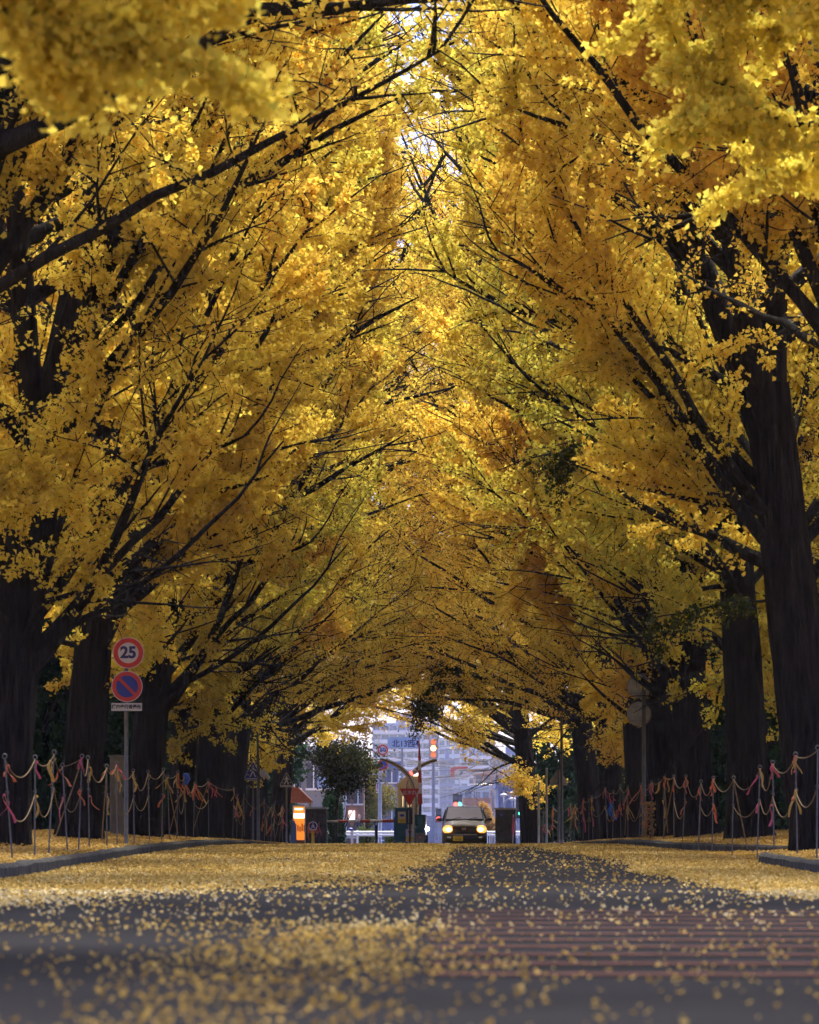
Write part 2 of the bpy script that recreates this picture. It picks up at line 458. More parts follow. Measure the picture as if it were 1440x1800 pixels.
# ------------------------------------------------------------------ trees
def leaf_arrays(P, size, rng, flat=0.0, curl=.25):
    """one four-cornered fan leaf at each point of P"""
    n = len(P)
    nrm = rng.normal(size=(n, 3)); nrm[:, 2] += flat
    nrm /= np.linalg.norm(nrm, axis=1)[:, None]
    a = rng.normal(size=(n, 3)); u = np.cross(nrm, a); u /= np.linalg.norm(u, axis=1)[:, None]
    w = np.cross(nrm, u)
    s = (size * rng.uniform(.55, 1.35, n))[:, None]
    V = np.empty((n, 4, 3))
    V[:, 0] = P - w * s * .55
    V[:, 1] = P + u * s * .62 + w * s * .12 + nrm * s * curl
    V[:, 2] = P + w * s * .42
    V[:, 3] = P - u * s * .62 + w * s * .12 + nrm * s * curl
    return V.reshape(-1, 3)

def leaf_mesh(name, P, size, rng, hue, m, flat=0.0, curl=.25):
    V = leaf_arrays(P, size, rng, flat, curl)
    me = np_mesh(name, V, quads=np.arange(len(V)).reshape(-1, 4))
    at = me.attributes.new('hue', 'FLOAT', 'FACE'); at.data.foreach_set('value', np.clip(hue, 0, 1).astype(np.float32))
    me.materials.append(m)
    return me

def norm(v): return v / (np.linalg.norm(v) + 1e-9)
def grow(p, d, L, n, wander, up, rng):
    pts = [np.array(p, float)]; d = norm(np.array(d, float))
    for _ in range(n):
        d = norm(d + rng.normal(0, wander, 3) + np.array([0, 0, up])); pts.append(pts[-1] + d * L / n)
    return np.array(pts)
def along(pts, t):
    k = t * (len(pts) - 1); i = min(int(k), len(pts) - 2); f = k - i
    return pts[i] * (1 - f) + pts[i + 1] * f, norm(pts[i + 1] - pts[i])
def dirv(az, el): return np.array([math.cos(az) * math.cos(el), math.sin(az) * math.cos(el), math.sin(el)])

def gen_tree(seed, H=22., r=.36, lean=.05, fork=6.5, nlead=3, nlow=17, low=2.4, reach=7., nleaf=170000, lsize=.062, green=.0, bare=.0, mleaf=None, lowel=(24, 58), limbs=None, clear=None, prune=None, zmin=0, open_arch=True, sec=1.0, nskirt=7):
    rng = np.random.default_rng(seed)
    wood = []                                            # (points, radii, sides)
    twigs = []                                           # segments that carry leaves
    ex = [0, 2.5, 4, 6, 8, 10, 12.5, 15, 17, 20, 30]; ev = [.7, .9, 1.8, 3.2, 4.2, 4.7, 4.7, 4.7, 4.5, 4.0, 3.5]
    def xmax(z): return np.interp(z, ex, ev) if open_arch else np.interp(z, [0, 2.6, 3.4, 4.3, 5.2, 6.5, 14, 19, 22, 30], [.8, 1.3, 1.9, 3.2, 5.2, 6.0, 5.7, 5.7, 4.7, 4])
    def limb(p, d, L, r0, lvl, up=.02, dens=1.0):
        if lvl > 1 and p[2] < zmin: return
        if lvl > 1 and limbs is None and p[0] > xmax(p[2]) + rng.normal(.15, .35): return
        n = 9 if lvl == 1 else (5 if lvl == 2 else 3)
        st = rng.bit_generator.state
        for _ in range(9):                               # limbs stop where the crown's own outline ends
            rng.bit_generator.state = st
            pts = grow(p, d, L, n, (.085, .10, .14)[lvl - 1], up, rng)
            if lvl > 1 or limbs is not None or pts[-1, 0] < xmax(pts[-1, 2]) + (1.0 if dens < .5 else .3): break
            L *= .85
        t = np.linspace(0, 1, n + 1)
        rad = r0 * (1 - t) ** .85 + (.012, .006, .003)[lvl - 1]
        wood.append((pts, rad, (7, 4, 3)[lvl - 1]))
        if lvl == 1:
            k = int(L * 1.75) + 2
            for i in range(k):
                tt = rng.uniform(.18, .98) if i > 1 else .97
                q, dd = along(pts, tt)
                side = norm(np.cross(dd, np.array([0, 0, 1.]))) * rng.choice([-1, 1])
                nd = norm(dd * rng.uniform(.5, 1.1) + side * rng.uniform(.3, 1.0) + np.array([0, 0, rng.uniform(-.35, .7)]))
                limb(q, nd, sec * rng.uniform(1.0, 2.6) * (1.15 - .45 * tt), max(.014, r0 * .32 * (1 - tt * .6)), 2, rng.uniform(-.03, .05), dens)
            twigs.append((pts[2:], .75 * dens))
        elif lvl == 2:
            twigs.append((pts, 1.0 * dens))
            for i in range(int(3 + L * 2.2)):
                q, dd = along(pts, rng.uniform(.12, 1))
                nd = norm(dd * rng.uniform(.3, 1.) + norm(rng.normal(size=3)) * .9)
                limb(q, nd, rng.uniform(.3, .95), .008, 3, rng.uniform(-.05, .05), dens)
        else: twigs.append((pts, 1.15 * dens))
    # bole
    bole = grow((0, 0, -.3), (lean, rng.normal(0, .02), 1), fork + .3, 12, .012, 0, rng)
    tb = np.linspace(0, 1, 13)
    wood.append((bole, r * (1 - .28 * tb) + .28 * r * np.exp(-tb * 16), 18))
    heads = []
    a0 = rng.uniform(0, 6.28)
    for i in range(nlead):
        az = a0 + i * 2 * PI / nlead + rng.normal(0, .3)
        d = np.array([math.cos(az) * .26 + lean * 2, math.sin(az) * .26, 1.0])
        Lh = (H - fork) * rng.uniform(.85, 1.05)
        st, _ = along(bole, rng.uniform(.86, .98))
        pts = grow(st, d, Lh, 10, .035, .03, rng)
        rr = r * .74 / math.sqrt(nlead) * 1.12
        wood.append((pts, rr * (1 - np.linspace(0, 1, 11)) ** .8 + .02, 9))
        heads.append((pts, rr, Lh))
    # long low limbs, more of them over the road (+x)
    for z, az, el, L, r0, dn in limbs or ():
        q, _ = along(bole, (z + .3) / (fork + .3))
        limb(q, dirv(R(az), R(el)), L, r0, 1, .0, dn)
    for i in range(nlow):
        t = rng.uniform(low / fork, .98)
        q, _ = along(bole, t)
        az = rng.normal(0, .75) if rng.random() < .68 else rng.uniform(-PI, PI)
        if clear and clear[0] < (math.degrees(az) % 360) < clear[1]: continue
        el = R(rng.uniform(*lowel))
        L = reach * rng.uniform(.75, 1.1) * (1 if abs(az) < 1.2 else .8)
        dn = 1.0 if rng.random() > bare else .12
        limb(q, dirv(az, el), L, rng.uniform(.05, .115), 1, rng.uniform(-.02, .03), dn)
    for i in range(nskirt if limbs is None else 0):      # short drooping sprays low on the bole
        q, _ = along(bole, rng.uniform(.42, .95))
        limb(q, dirv(rng.normal(0, 1.3), R(rng.uniform(-2, 24))), rng.uniform(1.8, 3.4), rng.uniform(.03, .055), 1, rng.uniform(-.09, -.02), 1.5)
    for pts, rr, Lh in heads:
        k = int(Lh * 1.05)
        for i in range(k):
            t = .06 + .92 * (i + rng.random()) / k
            q, _ = along(pts, t)
            az = rng.normal(0, 1.0) if rng.random() < .4 else rng.uniform(-PI, PI)
            L = (reach * .92 * (1 - t) ** .8 + 1.3) * rng.uniform(.75, 1.1)
            dn = 1.0 if rng.random() > bare else .12
            limb(q, dirv(az, R(rng.uniform(14, 52))), L, .10 * (1 - t) + .03, 1, rng.uniform(-.01, .03), dn)
    # wood mesh
    Vs, Fs, o = [], [], 0
    for pts, rad, n in wood:
        V, F = tube_arrays(pts, rad, n)
        if n == 18:
            n = 48; q = np.linspace(0, 1, 60) ** 1.15; tt = np.linspace(0, 1, len(pts))
            rad = np.interp(q, tt, rad); pts = np.stack([np.interp(q, tt, pts[:, k]) for k in range(3)], -1)
            V, F = tube_arrays(pts, rad, n)
            ang = np.tile(np.arange(n) * 2 * PI / n, len(pts)); cen = np.repeat(pts, n, 0)
            g = 1 + .16 * (vnoise(ang * 4.2 + 60, cen[:, 2] * .9 + seed) - .5) + .10 * (vnoise(ang * 7.6 + 7, cen[:, 2] * 1.6 + seed * 2) - .5) + .22 * np.clip(vnoise(ang * 1.3 + 20, cen[:, 2] * .8 + seed * 5) - .72, 0, 1) + .05 * np.sin(ang * 5 + seed) + .05 * np.sin(ang * 8 + cen[:, 2] * .5) + .10 * np.exp(-np.clip(cen[:, 2], 0, 9) * 1.6) * np.sin(ang * 4 + seed * 2)
            V = cen + (V - cen) * g[:, None]
        Vs.append(V); Fs.append(F + o); o += len(V)
    wm = np_mesh('trunk', np.concatenate(Vs), quads=np.concatenate(Fs), smooth=True); wm.materials.append(BARK)
    # leaves on spurs along every twig
    A, B, Wt = [], [], []
    for pts, wgt in twigs:
        A.append(pts[:-1]); B.append(pts[1:]); Wt.append(np.full(len(pts) - 1, wgt))
    A = np.concatenate(A); B = np.concatenate(B); Wt = np.concatenate(Wt) * np.linalg.norm(B - A, axis=1)
    nsp = nleaf // 6
    seg = rng.choice(len(A), nsp, p=Wt / Wt.sum())
    f = rng.random(nsp)[:, None]
    sp = A[seg] * (1 - f) + B[seg] * f
    P = np.repeat(sp, 6, 0) + rng.normal(0, .055, (nsp * 6, 3))
    if limbs is None: P = P[P[:, 0] < xmax(P[:, 2]) + .35]
    if prune: P = P[~((P[:, 0] > prune[0] + .5 * vnoise(P[:, 2] * 2.1 + seed, P[:, 1] * 2.1 + 9) + rng.normal(0, .08, len(P))) & (P[:, 2] < prune[1] - .1 + .7 * vnoise(P[:, 0] * 1.6 + seed, P[:, 1] * 1.6) + rng.normal(0, .08, len(P))))]
    P = P[P[:, 2] > zmin]
    big = vnoise(P[:, 0] * .35 + seed * 3, P[:, 2] * .3 + P[:, 1] * .35) 
    hue = .25 + .5 * big + rng.normal(0, .10, len(P)) - green
    cm = leaf_mesh('crown', P, lsize, rng, hue, mleaf or GINKGO)
    return wm, cm

def place_tree(name, meshes, X, D, rotz, sc, label, group, cat='tree', scz=None):
    o = thing(name, label, cat, (X, D, float(zground(X, D)) - .03), rotz, group)
    o.scale = (sc, sc, scz or sc)
    for nm, me in zip(('trunk', 'crown'), meshes):
        link(bpy.data.objects.new(nm, me), o)
    return o

ORD = ['first', 'second', 'third', 'fourth', 'fifth', 'sixth', 'seventh', 'eighth', 'ninth', 'tenth', 'eleventh', 'twelfth', 'thirteenth', 'fourteenth', 'fifteenth', 'sixteenth', 'seventeenth', 'eighteenth', 'nineteenth', 'twentieth']
def ordw(i):
    if i < 20: return ORD[i]
    tens = {2: 'twenty', 3: 'thirty', 4: 'forty'}[(i + 1) // 10]
    return {2: 'twentieth', 3: 'thirtieth', 4: 'fortieth'}[(i + 1) // 10] if (i + 1) % 10 == 0 else tens + '-' + ORD[(i + 1) % 10 - 1]

import os
QUICK = bool(os.environ.get('QUICK_TREES'))
NL = 40000 if QUICK else 250000
VAR = [gen_tree(11, nleaf=NL, bare=.45, prune=(1.3, 4.5)),
       gen_tree(23, H=23, r=.33, nlead=2, fork=7.2, nleaf=NL, bare=.2, prune=(1.2, 4.3)),
       gen_tree(37, H=21, r=.39, lean=.09, nlead=3, nleaf=int(NL * .88), bare=.15, prune=(.9, 4.4)),
       gen_tree(51, H=24, r=.35, lean=.03, nlead=3, fork=7.5, nleaf=int(NL * .85), bare=.2, green=.12, prune=(.9, 4.3)),
       gen_tree(68, H=25, reach=12, prune=(.5, 3.2), r=.36, lean=.06, nlead=2, low=3.4, nskirt=2, nleaf=int(NL * .8), bare=.1, open_arch=False, lowel=(2, 40), nlow=20),
       gen_tree(83, nlead=2, nlow=0, fork=6.8, reach=4.5, nleaf=180000, sec=.32, lsize=.046, limbs=[(4.2, 0, 7, 4.1, .05, 6), (4.25, 8, 6, 3.9, .05, 6), (4.1, -8, 8, 4.0, .05, 6), (4.6, 4, 4, 4.1, .05, 6)]),
       gen_tree(97, nlead=2, nlow=0, fork=6.8, reach=4.5, nleaf=180000, sec=.55, lsize=.055, limbs=[(6.1, 0, 5, 3.1, .06, 3), (6.3, 10, 5, 2.9, .05, 3), (6.0, -11, 6, 3.0, .05, 3), (6.7, 3, 3, 3.1, .05, 3), (6.6, -16, 2, 2.8, .05, 3)]),
       gen_tree(105, H=25, reach=12, prune=(.8, 3.3), r=.35, lean=.05, nlead=3, low=3.4, nskirt=4, nleaf=int(NL * .8), bare=.05, open_arch=False, lowel=(0, 42), nlow=22),
       gen_tree(119, H=22, r=.43, lean=.10, nlead=3, fork=6.8, low=3.6, nskirt=1, nleaf=NL, bare=.2, clear=(40, 140), nlow=16, prune=(.9, 4.2)),
       gen_tree(131, H=22, r=.40, lean=.04, nlead=3, fork=7.0, low=5.6, nskirt=0, nleaf=200000, bare=.5, nlow=9, lowel=(30, 60)),
       gen_tree(143, H=22, r=.42, lean=.02, nlead=3, fork=9.5, low=8.6, nskirt=0, nleaf=150000, lsize=.08, nlow=6, zmin=8.5)]
LT = [(-5.75, 62, 0), (-5.75, 76, 1), (-5.5, 89, 0), (-5.4, 102, 3), (-5.5, 115, 2), (-5.4, 128, 7), (-5.2, 141, 7), (-4.85, 151, 4)]
RT = [(5.85, 66, 8), (5.6, 78, 3), (5.5, 90, 2), (5.5, 102, 1), (5.5, 115, 3), (5.4, 127, 7), (5.3, 140, 4), (3.75, 153, 7)]
VAR.append(gen_tree(83, nlead=2, nlow=0, fork=6.8, reach=5.5, nleaf=90000, limbs=[(2.9, 0, 9, 5.0, .07, 5), (3.1, 14, 8, 4.9, .06, 5), (2.7, -14, 11, 5.0, .06, 5), (4.3, 4, 6, 4.7, .07, 4)]))
VAR.append(gen_tree(97, nlead=2, nlow=0, fork=6.8, reach=5.5, nleaf=90000, limbs=[(4.1, 0, 10, 4.6, .08, 4), (4.4, 16, 9, 4.4, .07, 4), (4.3, -17, 11, 4.5, .07, 4), (5.2, 3, 6, 4.2, .07, 4), (5.6, -10, 4, 4.2, .06, 4)]))
LN = [(-5.6, 49, 9), (-5.6, 35, 10), (-5.6, 19, 5), (-5.6, 5, 10), (-5.6, -9, 10)]
RN = [(5.7, 53, 9), (5.7, 36, 6), (5.7, 22, 10), (5.7, 8, 10), (5.7, -7, 10)]
rt = random.Random(3)
def rows(lst, side, base, lab, grp):
    for i, (X, D, v) in enumerate(lst):
        rz = (0 if side < 0 else PI) + (rt.uniform(-.4, .4) if v not in (5, 6) and D not in (62, 66, 76) else 0)
        sc = rt.uniform(.94, 1.05)
        place_tree('ginkgo_tree', VAR[v], X, D, rz, sc, lab(i), grp, scz=sc * (.90 if D > 148 and side < 0 else .80 if D > 148 else 1))
rows(LT, -1, 0, lambda i: f'yellow ginkgo on the left verge, {ordw(i)} trunk counted from the left edge', 'ginkgo trees lining the avenue')
rows(RT, 1, 0, lambda i: f'yellow ginkgo on the right verge, {ordw(i)} trunk counted from the right edge', 'ginkgo trees lining the avenue')
rows(LN, -1, 0, lambda i: f'yellow ginkgo reaching in from beyond the left edge, {ordw(i)} nearest the leftmost trunk', 'ginkgo trees lining the avenue')
rows(RN, 1, 0, lambda i: f'yellow ginkgo reaching in from beyond the right edge, {ordw(i)} nearest the rightmost trunk', 'ginkgo trees lining the avenue')
OUT_L = [(-8.4, 102, 9), (-8.4, 122, 10), (-8.4, 140, 9), (-12, 56, 2), (-12, 70, 3), (-11.5, 84, 1), (-11.5, 98, 3), (-11, 112, 0), (-12, 127, 4), (-17.5, 66, 2), (-17.5, 80, 3), (-17.5, 94, 2), (-17.5, 108, 1), (-17.5, 122, 3)]  # outermost row added to shade the left side, mostly unseen
OUT_R = [(8.4, 96, 9), (8.4, 108, 10), (8.4, 128, 9), (8.4, 146, 10), (12, 52, 3), (12, 67, 2), (11.5, 82, 0), (11.5, 96, 4), (11, 110, 2), (12, 125, 1), (17.5, 64, 3), (17.5, 78, 2), (17.5, 92, 3), (17.5, 106, 2), (17.5, 120, 1)]  # outermost row, mostly unseen, added for shade on the right side
rows(OUT_L, -1, 0, lambda i: f'ginkgo in the back row behind the left verge trunks, {ordw(i)} nearest', 'ginkgo trees in the back rows')
rows(OUT_R, 1, 0, lambda i: f'ginkgo in the back row behind the right verge trunks, {ordw(i)} nearest', 'ginkgo trees in the back rows')

# ------------------------------------------------------------------ fallen leaves
def fallen():
    rng = np.random.default_rng(9)
    def density(X, D):
        n1 = vnoise(X * 1.6 + 9, D * .5 + 3); n2 = vnoise(X * .8 + 31, D * .16 + 17); n3 = vnoise(X * 4, D * 1.4)
        d = 10 + 45 * np.clip(n1 - .45, 0, 1) + 40 * np.clip(n3 - .55, 0, 1)
        d = d * (1 - .45 * sstep(-.5, .6, X) * sstep(2.6, 1.9, X) * sstep(27, 36, D))
        edge = np.interp(X, [-4.3, -2.8, -1.5, -.3, .3, .8], [27, 30, 37, 44, 62, 95])
        dl = sstep(-7, 8, D - edge + 9 * (n2 - .5)) * (.55 + .9 * n1)
        d = d + 190 * dl * (.55 + .9 * n3)
        eR = np.interp(D, [29, 31, 34, 40, 57, 73, 100, 160], [6, 3.0, 2.6, 2.3, 2.5, 2.35, 2.2, 1.9]) + .5 * (n2 - .5)
        d = d + 300 * sstep(-.15, .25, X - eR) * (D > 28)
        pc = np.exp(-((X + .38) / (.30 + .006 * D)) ** 2) * (1 - sstep(19, 25, D))
        d = d + 330 * pc * (.3 + n1)
        d = d + 45 * sstep(55, 90, D) * n1 * (X < .3)
        d = np.where(np.abs(X) > KX, 330, d)
        return d
    Ps = []
    for D0, D1 in ((9.5, 30), (30, 60), (60, 100), (100, 158)):
        ctr = lambda D: .0028 * -D
        xm = min(.093 * D1 + .3, 9.0)
        area = 2 * xm * (D1 - D0)
        mx = 620 if D0 < 60 else 420
        sc = 1.0 if D0 < 60 else (.55 if D0 < 100 else .4)
        n = int(area * mx * sc)
        X = rng.uniform(-xm, xm, n); D = rng.uniform(D0, D1, n)
        d = density(X, D)
        k = (rng.random(n) < d / mx) & (np.abs(X) < .093 * D + .4)
        X, D, d = X[k], D[k], d[k]
        base = np.where(np.abs(X) < KX, zroad(D) + .008 + .02 * (1 - (X / KX) ** 2), zground(X, D))
        z = base + .012 + rng.random(len(X)) * .03 * np.clip(d / 250, .1, 1.3)
        Ps.append(np.stack([X, D, z], -1))
    P = np.concatenate(Ps)
    hue = .25 + .5 * rng.random(len(P)) + .25 * (vnoise(P[:, 0] * 1.2, P[:, 1] * .6) - .5) + .2 * sstep(20, 25, P[:, 1]) * (P[:, 1] < 36) - .12 * (P[:, 1] < 20)
    me = leaf_mesh('fallen_leaves', P, np.interp(P[:, 1], [10, 20, 34, 60, 100], [.016, .019, .027, .036, .046]), rng, hue, FALLEN, flat=2.0, curl=.35)
    tag(link(bpy.data.objects.new('fallen_leaves', me)), kind='stuff')
    return len(P)
fallen()
#@@REST
# ------------------------------------------------------------------ dark shrubs closing the view behind the trunks
def shrub_meshes(seed, w, h, n, m, size=.10, base=0.0, hue0=.4):
    rng = np.random.default_rng(seed)
    c = []
    for _ in range(14):
        a = rng.uniform(0, 6.28); rr = rng.uniform(0, .62)
        c.append((w * rr * math.cos(a), w * rr * math.sin(a), base + (h - base) * rng.uniform(.08, .8), rng.uniform(.25, .45)))
    c = np.array(c)
    k = rng.integers(0, len(c), n)
    d = rng.normal(size=(n, 3)); d /= np.linalg.norm(d, axis=1)[:, None]
    r = rng.uniform(.45, 1.05, n) ** .6
    P = c[k, :3] + d * (r * c[k, 3])[:, None] * np.array([w, w, (h - base) * .75])
    P[:, 2] = np.clip(P[:, 2], .05, None)
    hue = hue0 + .3 * (vnoise(P[:, 0] * 1.5 + seed, P[:, 2] * 1.5) - .5) + rng.normal(0, .15, n)
    cm = leaf_mesh('foliage', P, size, rng, hue, m)
    mb = MB()
    for i in range(7):
        a = rng.uniform(0, 6.28)
        mb.tube(grow((0, 0, -.1), (math.cos(a) * .45, math.sin(a) * .45, 1), h * .75, 5, .08, 0, rng), np.linspace(.05, .012, 6) * max(1, h / 2.2), 5)
    me = bpy.data.meshes.new('stem'); me.from_pydata(mb.v, [], mb.f); me.materials.append(BARK)
    return me, cm
def place_pair(name, label, cat, meshes, loc, rz, sc, group=None):
    o = thing(name, label, cat, loc, rz, group)
    o.scale = sc if isinstance(sc, tuple) else (sc, sc, sc)
    for me in meshes: link(bpy.data.objects.new(me.name.split('.')[0], me), o)
    return o
SH = [shrub_meshes(1, 1.9, 3.6, 9000, CONIFER, .13), shrub_meshes(2, 2.1, 4.2, 9000, CONIFER, .13)]
rs = random.Random(8)
for sd_ in (-1, 1):
    nm = 'left' if sd_ < 0 else 'right'
    for i in range(11):
        D = 76 + i * 8.2; X = sd_ * (9.2 + rs.uniform(-.5, .6))
        place_pair('evergreen_shrub', f'dark evergreen shrub filling the shade behind the {nm} trunks, {ordw(i)} from the near end', 'shrub', SH[i % 2],
                   (X, D, float(zground(X, D)) - .02), rs.uniform(0, 6), (1.15, 1.15, rs.uniform(1.3, 1.8)), 'dark shrubs behind the trunks')
for i, (X, D) in enumerate(((6.0, 168), (8.6, 170), (11.5, 168), (-6.9, 169), (-9.6, 171), (-12.5, 169))):
    place_pair('evergreen_shrub', f'dark evergreen shrub beyond the gate line on the {"right" if X > 0 else "left"}, {ordw(i % 3)} out from the road', 'shrub', SH[i % 2],
               (X, D, float(zground(X, D)) - .02), rs.uniform(0, 6), rs.uniform(1.5, 1.8), 'dark shrubs beyond the gate')

# ------------------------------------------------------------------ stakes, ropes and ribbons along both verges
def stake_meshes():
    mb = MB(); mb.tube([(0, 0, -.15), (0, 0, .6), (0, 0, 1.16)], [.011, .010, .009], 6)
    a = bpy.data.meshes.new('rod'); a.from_pydata(mb.v, [], mb.f); a.materials.append(M['stake_metal'])
    mb = MB(); t = np.linspace(0, 2 * PI, 15)
    mb.tube(np.stack([.024 * np.sin(t), 0 * t, 1.184 - .024 * np.cos(t)], -1), .0075, 5, False)
    b = bpy.data.meshes.new('eye'); b.from_pydata(mb.v, [], mb.f); b.materials.append(M['stake_metal'])
    mb = MB(); t = np.linspace(0, 1.6 * PI, 9)
    mb.tube(np.stack([.018 * np.sin(t), -.02 + 0 * t, .78 - .018 * np.cos(t)], -1), .006, 5)
    c = bpy.data.meshes.new('hook'); c.from_pydata(mb.v, [], mb.f); c.materials.append(M['stake_metal'])
    return a, b, c
STK = stake_meshes()
rk = random.Random(17)
def ribbon(kind, parent, p, L, seed, flutter=.35, w=.035):
    """a knotted strip of plastic tape hanging and twisting from p"""
    rng = np.random.default_rng(seed)
    n = 9; t = np.linspace(0, 1, n)
    mb = MB()
    for s in range(rng.integers(1, 3)):
        dx = rng.normal(0, flutter) ; tw = rng.normal(0, 2.2); ph = rng.uniform(0, 6)
        l = L * rng.uniform(.7, 1.1)
        cx = dx * l * t ** 1.4 + .02 * np.sin(5 * t + ph); cy = .03 * np.sin(4 * t + ph); cz = -l * t * math.sqrt(max(.2, 1 - min(.8, dx * dx)))
        ang = ph + tw * t
        V = []
        for i in range(n):
            ww = w * (.45 + .55 * min(1, t[i] * 4)) * .5
            ux, uy = math.cos(ang[i]) * ww, math.sin(ang[i]) * ww
            nx, ny = -math.sin(ang[i]) * .0015, math.cos(ang[i]) * .0015
            for a, b in ((1, 1), (-1, 1), (-1, -1), (1, -1)):
                V.append((p[0] + cx[i] + a * ux + b * nx, p[1] + cy[i] + a * uy + b * ny, p[2] + cz[i]))
        F = [(0, 1, 2, 3), tuple((n - 1) * 4 + q for q in (3, 2, 1, 0))]
        for i in range(n - 1):
            for q in range(4):
                r = (q + 1) % 4; F.append((i * 4 + q, i * 4 + 4 + q, i * 4 + 4 + r, i * 4 + r))
        mb.add(V, F)
    mb.ball(p, .016, 6, 4)
    return mb.obj('ribbon', M['ribbon_' + kind], parent)

LPX = [22, 61, 85, 119, 138, 157, 188, 206, 236, 263, 284, 298, 311, 327, 340, 367, 409, 416, 425, 465, 476, 483, 491, 497]
RPX = [1436, 1402, 1361, 1331, 1287, 1252, 1227, 1200, 1185, 1167, 1147, 1124, 1104, 1092, 1077, 1068, 1043, 1035, 1025, 1009, 1002, 972, 962, 953]
def verge_line(pxs, X0, side):
    tops = []
    for i, px in enumerate(pxs):
        X = X0 + rk.uniform(-.07, .07)
        D = min(abs(FPX * X / (px - VPX)), 156)
        X = (px - VPX) * D / FPX
        z = float(zground(X, D))
        lx, ly = rk.gauss(0, .035), rk.gauss(0, .03)
        sc = rk.uniform(.95, 1.08)
        o = thing('stake', f'thin grey ring-topped stake, {ordw(i)} from the {side} edge on the {side} verge', 'stake', (X, D, z), rk.uniform(-.5, .5), f'stakes along the {side} verge')
        o.rotation_euler = (lx, ly, rk.uniform(-.4, .4)); o.scale = (1, 1, sc)
        for me in STK: link(bpy.data.objects.new(me.name.split('.')[0], me), o)
        o.rotation_euler.z = 0
        tops.append(np.array([X + math.sin(ly) * 1.18 * sc, D - math.sin(lx) * 1.18 * sc, z + 1.16 * sc * math.cos(lx) * math.cos(ly)]))
    kinds = ['pink', 'orange', 'yellow', 'orange', 'pink', 'yellow', 'orange']
    for i in range(len(tops) - 1):
        A, B = tops[i], tops[i + 1]
        Ld = np.linalg.norm(B - A)
        o = thing('barrier_rope', f'sagging ribboned rope, {ordw(i)} span from the {side} edge on the {side} verge', 'rope', tuple(A), 0, f'ropes along the {side} verge')
        t = np.linspace(0, 1, 11)
        sag = rk.choice([rk.uniform(.03, .12), rk.uniform(.12, .32)]) * min(1, Ld / 2.5)
        U = (B - A)[None] * t[:, None]; U[:, 2] -= 4 * sag * t * (1 - t)
        mb = MB(); mb.tube(U, .0065, 5); mb.obj('upper_rope', M['rope'], o)
        sag2 = rk.uniform(.12, .34)
        if rk.random() < .55:
            Lw = (B - A)[None] * t[:, None]; Lw[:, 2] -= .40 + 4 * sag2 * t * (1 - t)
            mb = MB(); mb.tube(Lw, .0065, 5); mb.obj('lower_rope', M['rope'], o)
        elif rk.random() < .6:                           # a loose end hanging to the ground
            e = np.array([rk.uniform(-.5, .2), rk.uniform(-.3, .3), -1.02])
            mb = MB(); mb.tube(np.array([[0, 0, -.02], e * .35 + (0, 0, -.03), e * .7, e]), .010, 5); mb.obj('loose_end', M['rope'], o)
        nr = rk.choice([1, 2, 2, 3]) if i < 11 else rk.choice([2, 3, 4])
        for q in range(nr):
            tt = rk.choice([0.0, 0.02, .1, rk.random(), 1.0])
            k = min(int(tt * 10), 9); f = tt * 10 - k
            p = U[k] * (1 - f) + U[k + 1] * f
            if rk.random() < .3: p = p + np.array([0, 0, -.40])
            ribbon(rk.choice(kinds), o, p + np.array([0, -.015, 0]), rk.uniform(.16, .34) if i < 11 else rk.uniform(.25, .5), rk.randrange(10 ** 6), .3, rk.uniform(.02, .042))
    return tops
verge_line(LPX, -4.5, 'left')
verge_line(RPX, 4.45, 'right')
tp = thing('tied_cloth', 'bright blue cloth knotted on the rope in front of the left trunks', 'cloth', (xs(329, 87), 86.6, zs(1362, 87)))
mb = MB(); mb.ball((0, 0, -.02), .06, 8, 6, (1, .6, .8)); mb.tube([(0, 0, 0), (.03, 0, -.09), (.01, .01, -.19)], [.05, .06, .02], 6); mb.smooth().obj('bundle', M['ribbon_blue'], tp)
ribbon('blue', tp, (0.01, -.02, -.05), .2, 5, .2, .06)
tp = thing('tied_cloth', 'long blue cloth strip hung on the rope before the right trunks', 'cloth', (xs(1073, 104), 104.3, zs(1418, 104)))
mb = MB(); mb.tube([(0, 0, .1), (.03, 0, 0), (-.03, .01, -.14), (.02, 0, -.22)], [.02, .05, .05, .01], 6); mb.smooth().obj('bundle', M['ribbon_blue'], tp)
ribbon('blue', tp, (0.01, -.02, 0), .3, 6, .2, .06)

# ------------------------------------------------------------------ road signs on posts
def round_plate(parent, cz, r, rim='sign_rim', y=-.03, cx=0):
    mb = MB(); mb.disc(r, y - .006, y + .006, cx, cz, 40); p = mb.obj('sign_plate', M['sign_white'], parent)
    mb = MB(); mb.box(cx - .05, cx + .05, y + .006, y + .03, cz - .02, cz + .02); mb.obj('bracket', M['galvanised'], p)
    return p
def speed_face(p, cz, r, num, y, cx=0, ink='sign_navy'):
    mb = MB(); mb.ring(r * .66, r * .955, y - .009, y - .0065, cx, cz, 40); mb.obj('red_ring', M['sign_red'], p)
    text('number', num, r * 1.02, M[ink], p, (cx, y - .011, cz), bold=.012 * r / .3)
def nopark_face(p, cz, r, y, cx=0):
    mb = MB(); mb.disc(r * .955, y - .009, y - .0065, cx, cz, 40); mb.obj('red_disc', M['sign_red'], p)
    mb = MB(); mb.disc(r * .70, y - .012, y - .0095, cx, cz, 40); mb.obj('blue_disc', M['sign_blue'], p)
    a = r * .72; w = r * .10; c = math.cos(PI / 4)
    P = [(-a, w), (-a, -w), (a, -w), (a, w)]
    mb = MB(); mb.prism([(cx + (x * c + z * c), cz + (-x * c + z * c)) for x, z in P], y - .0155, y - .0125); mb.obj('slash', M['sign_red'], p)

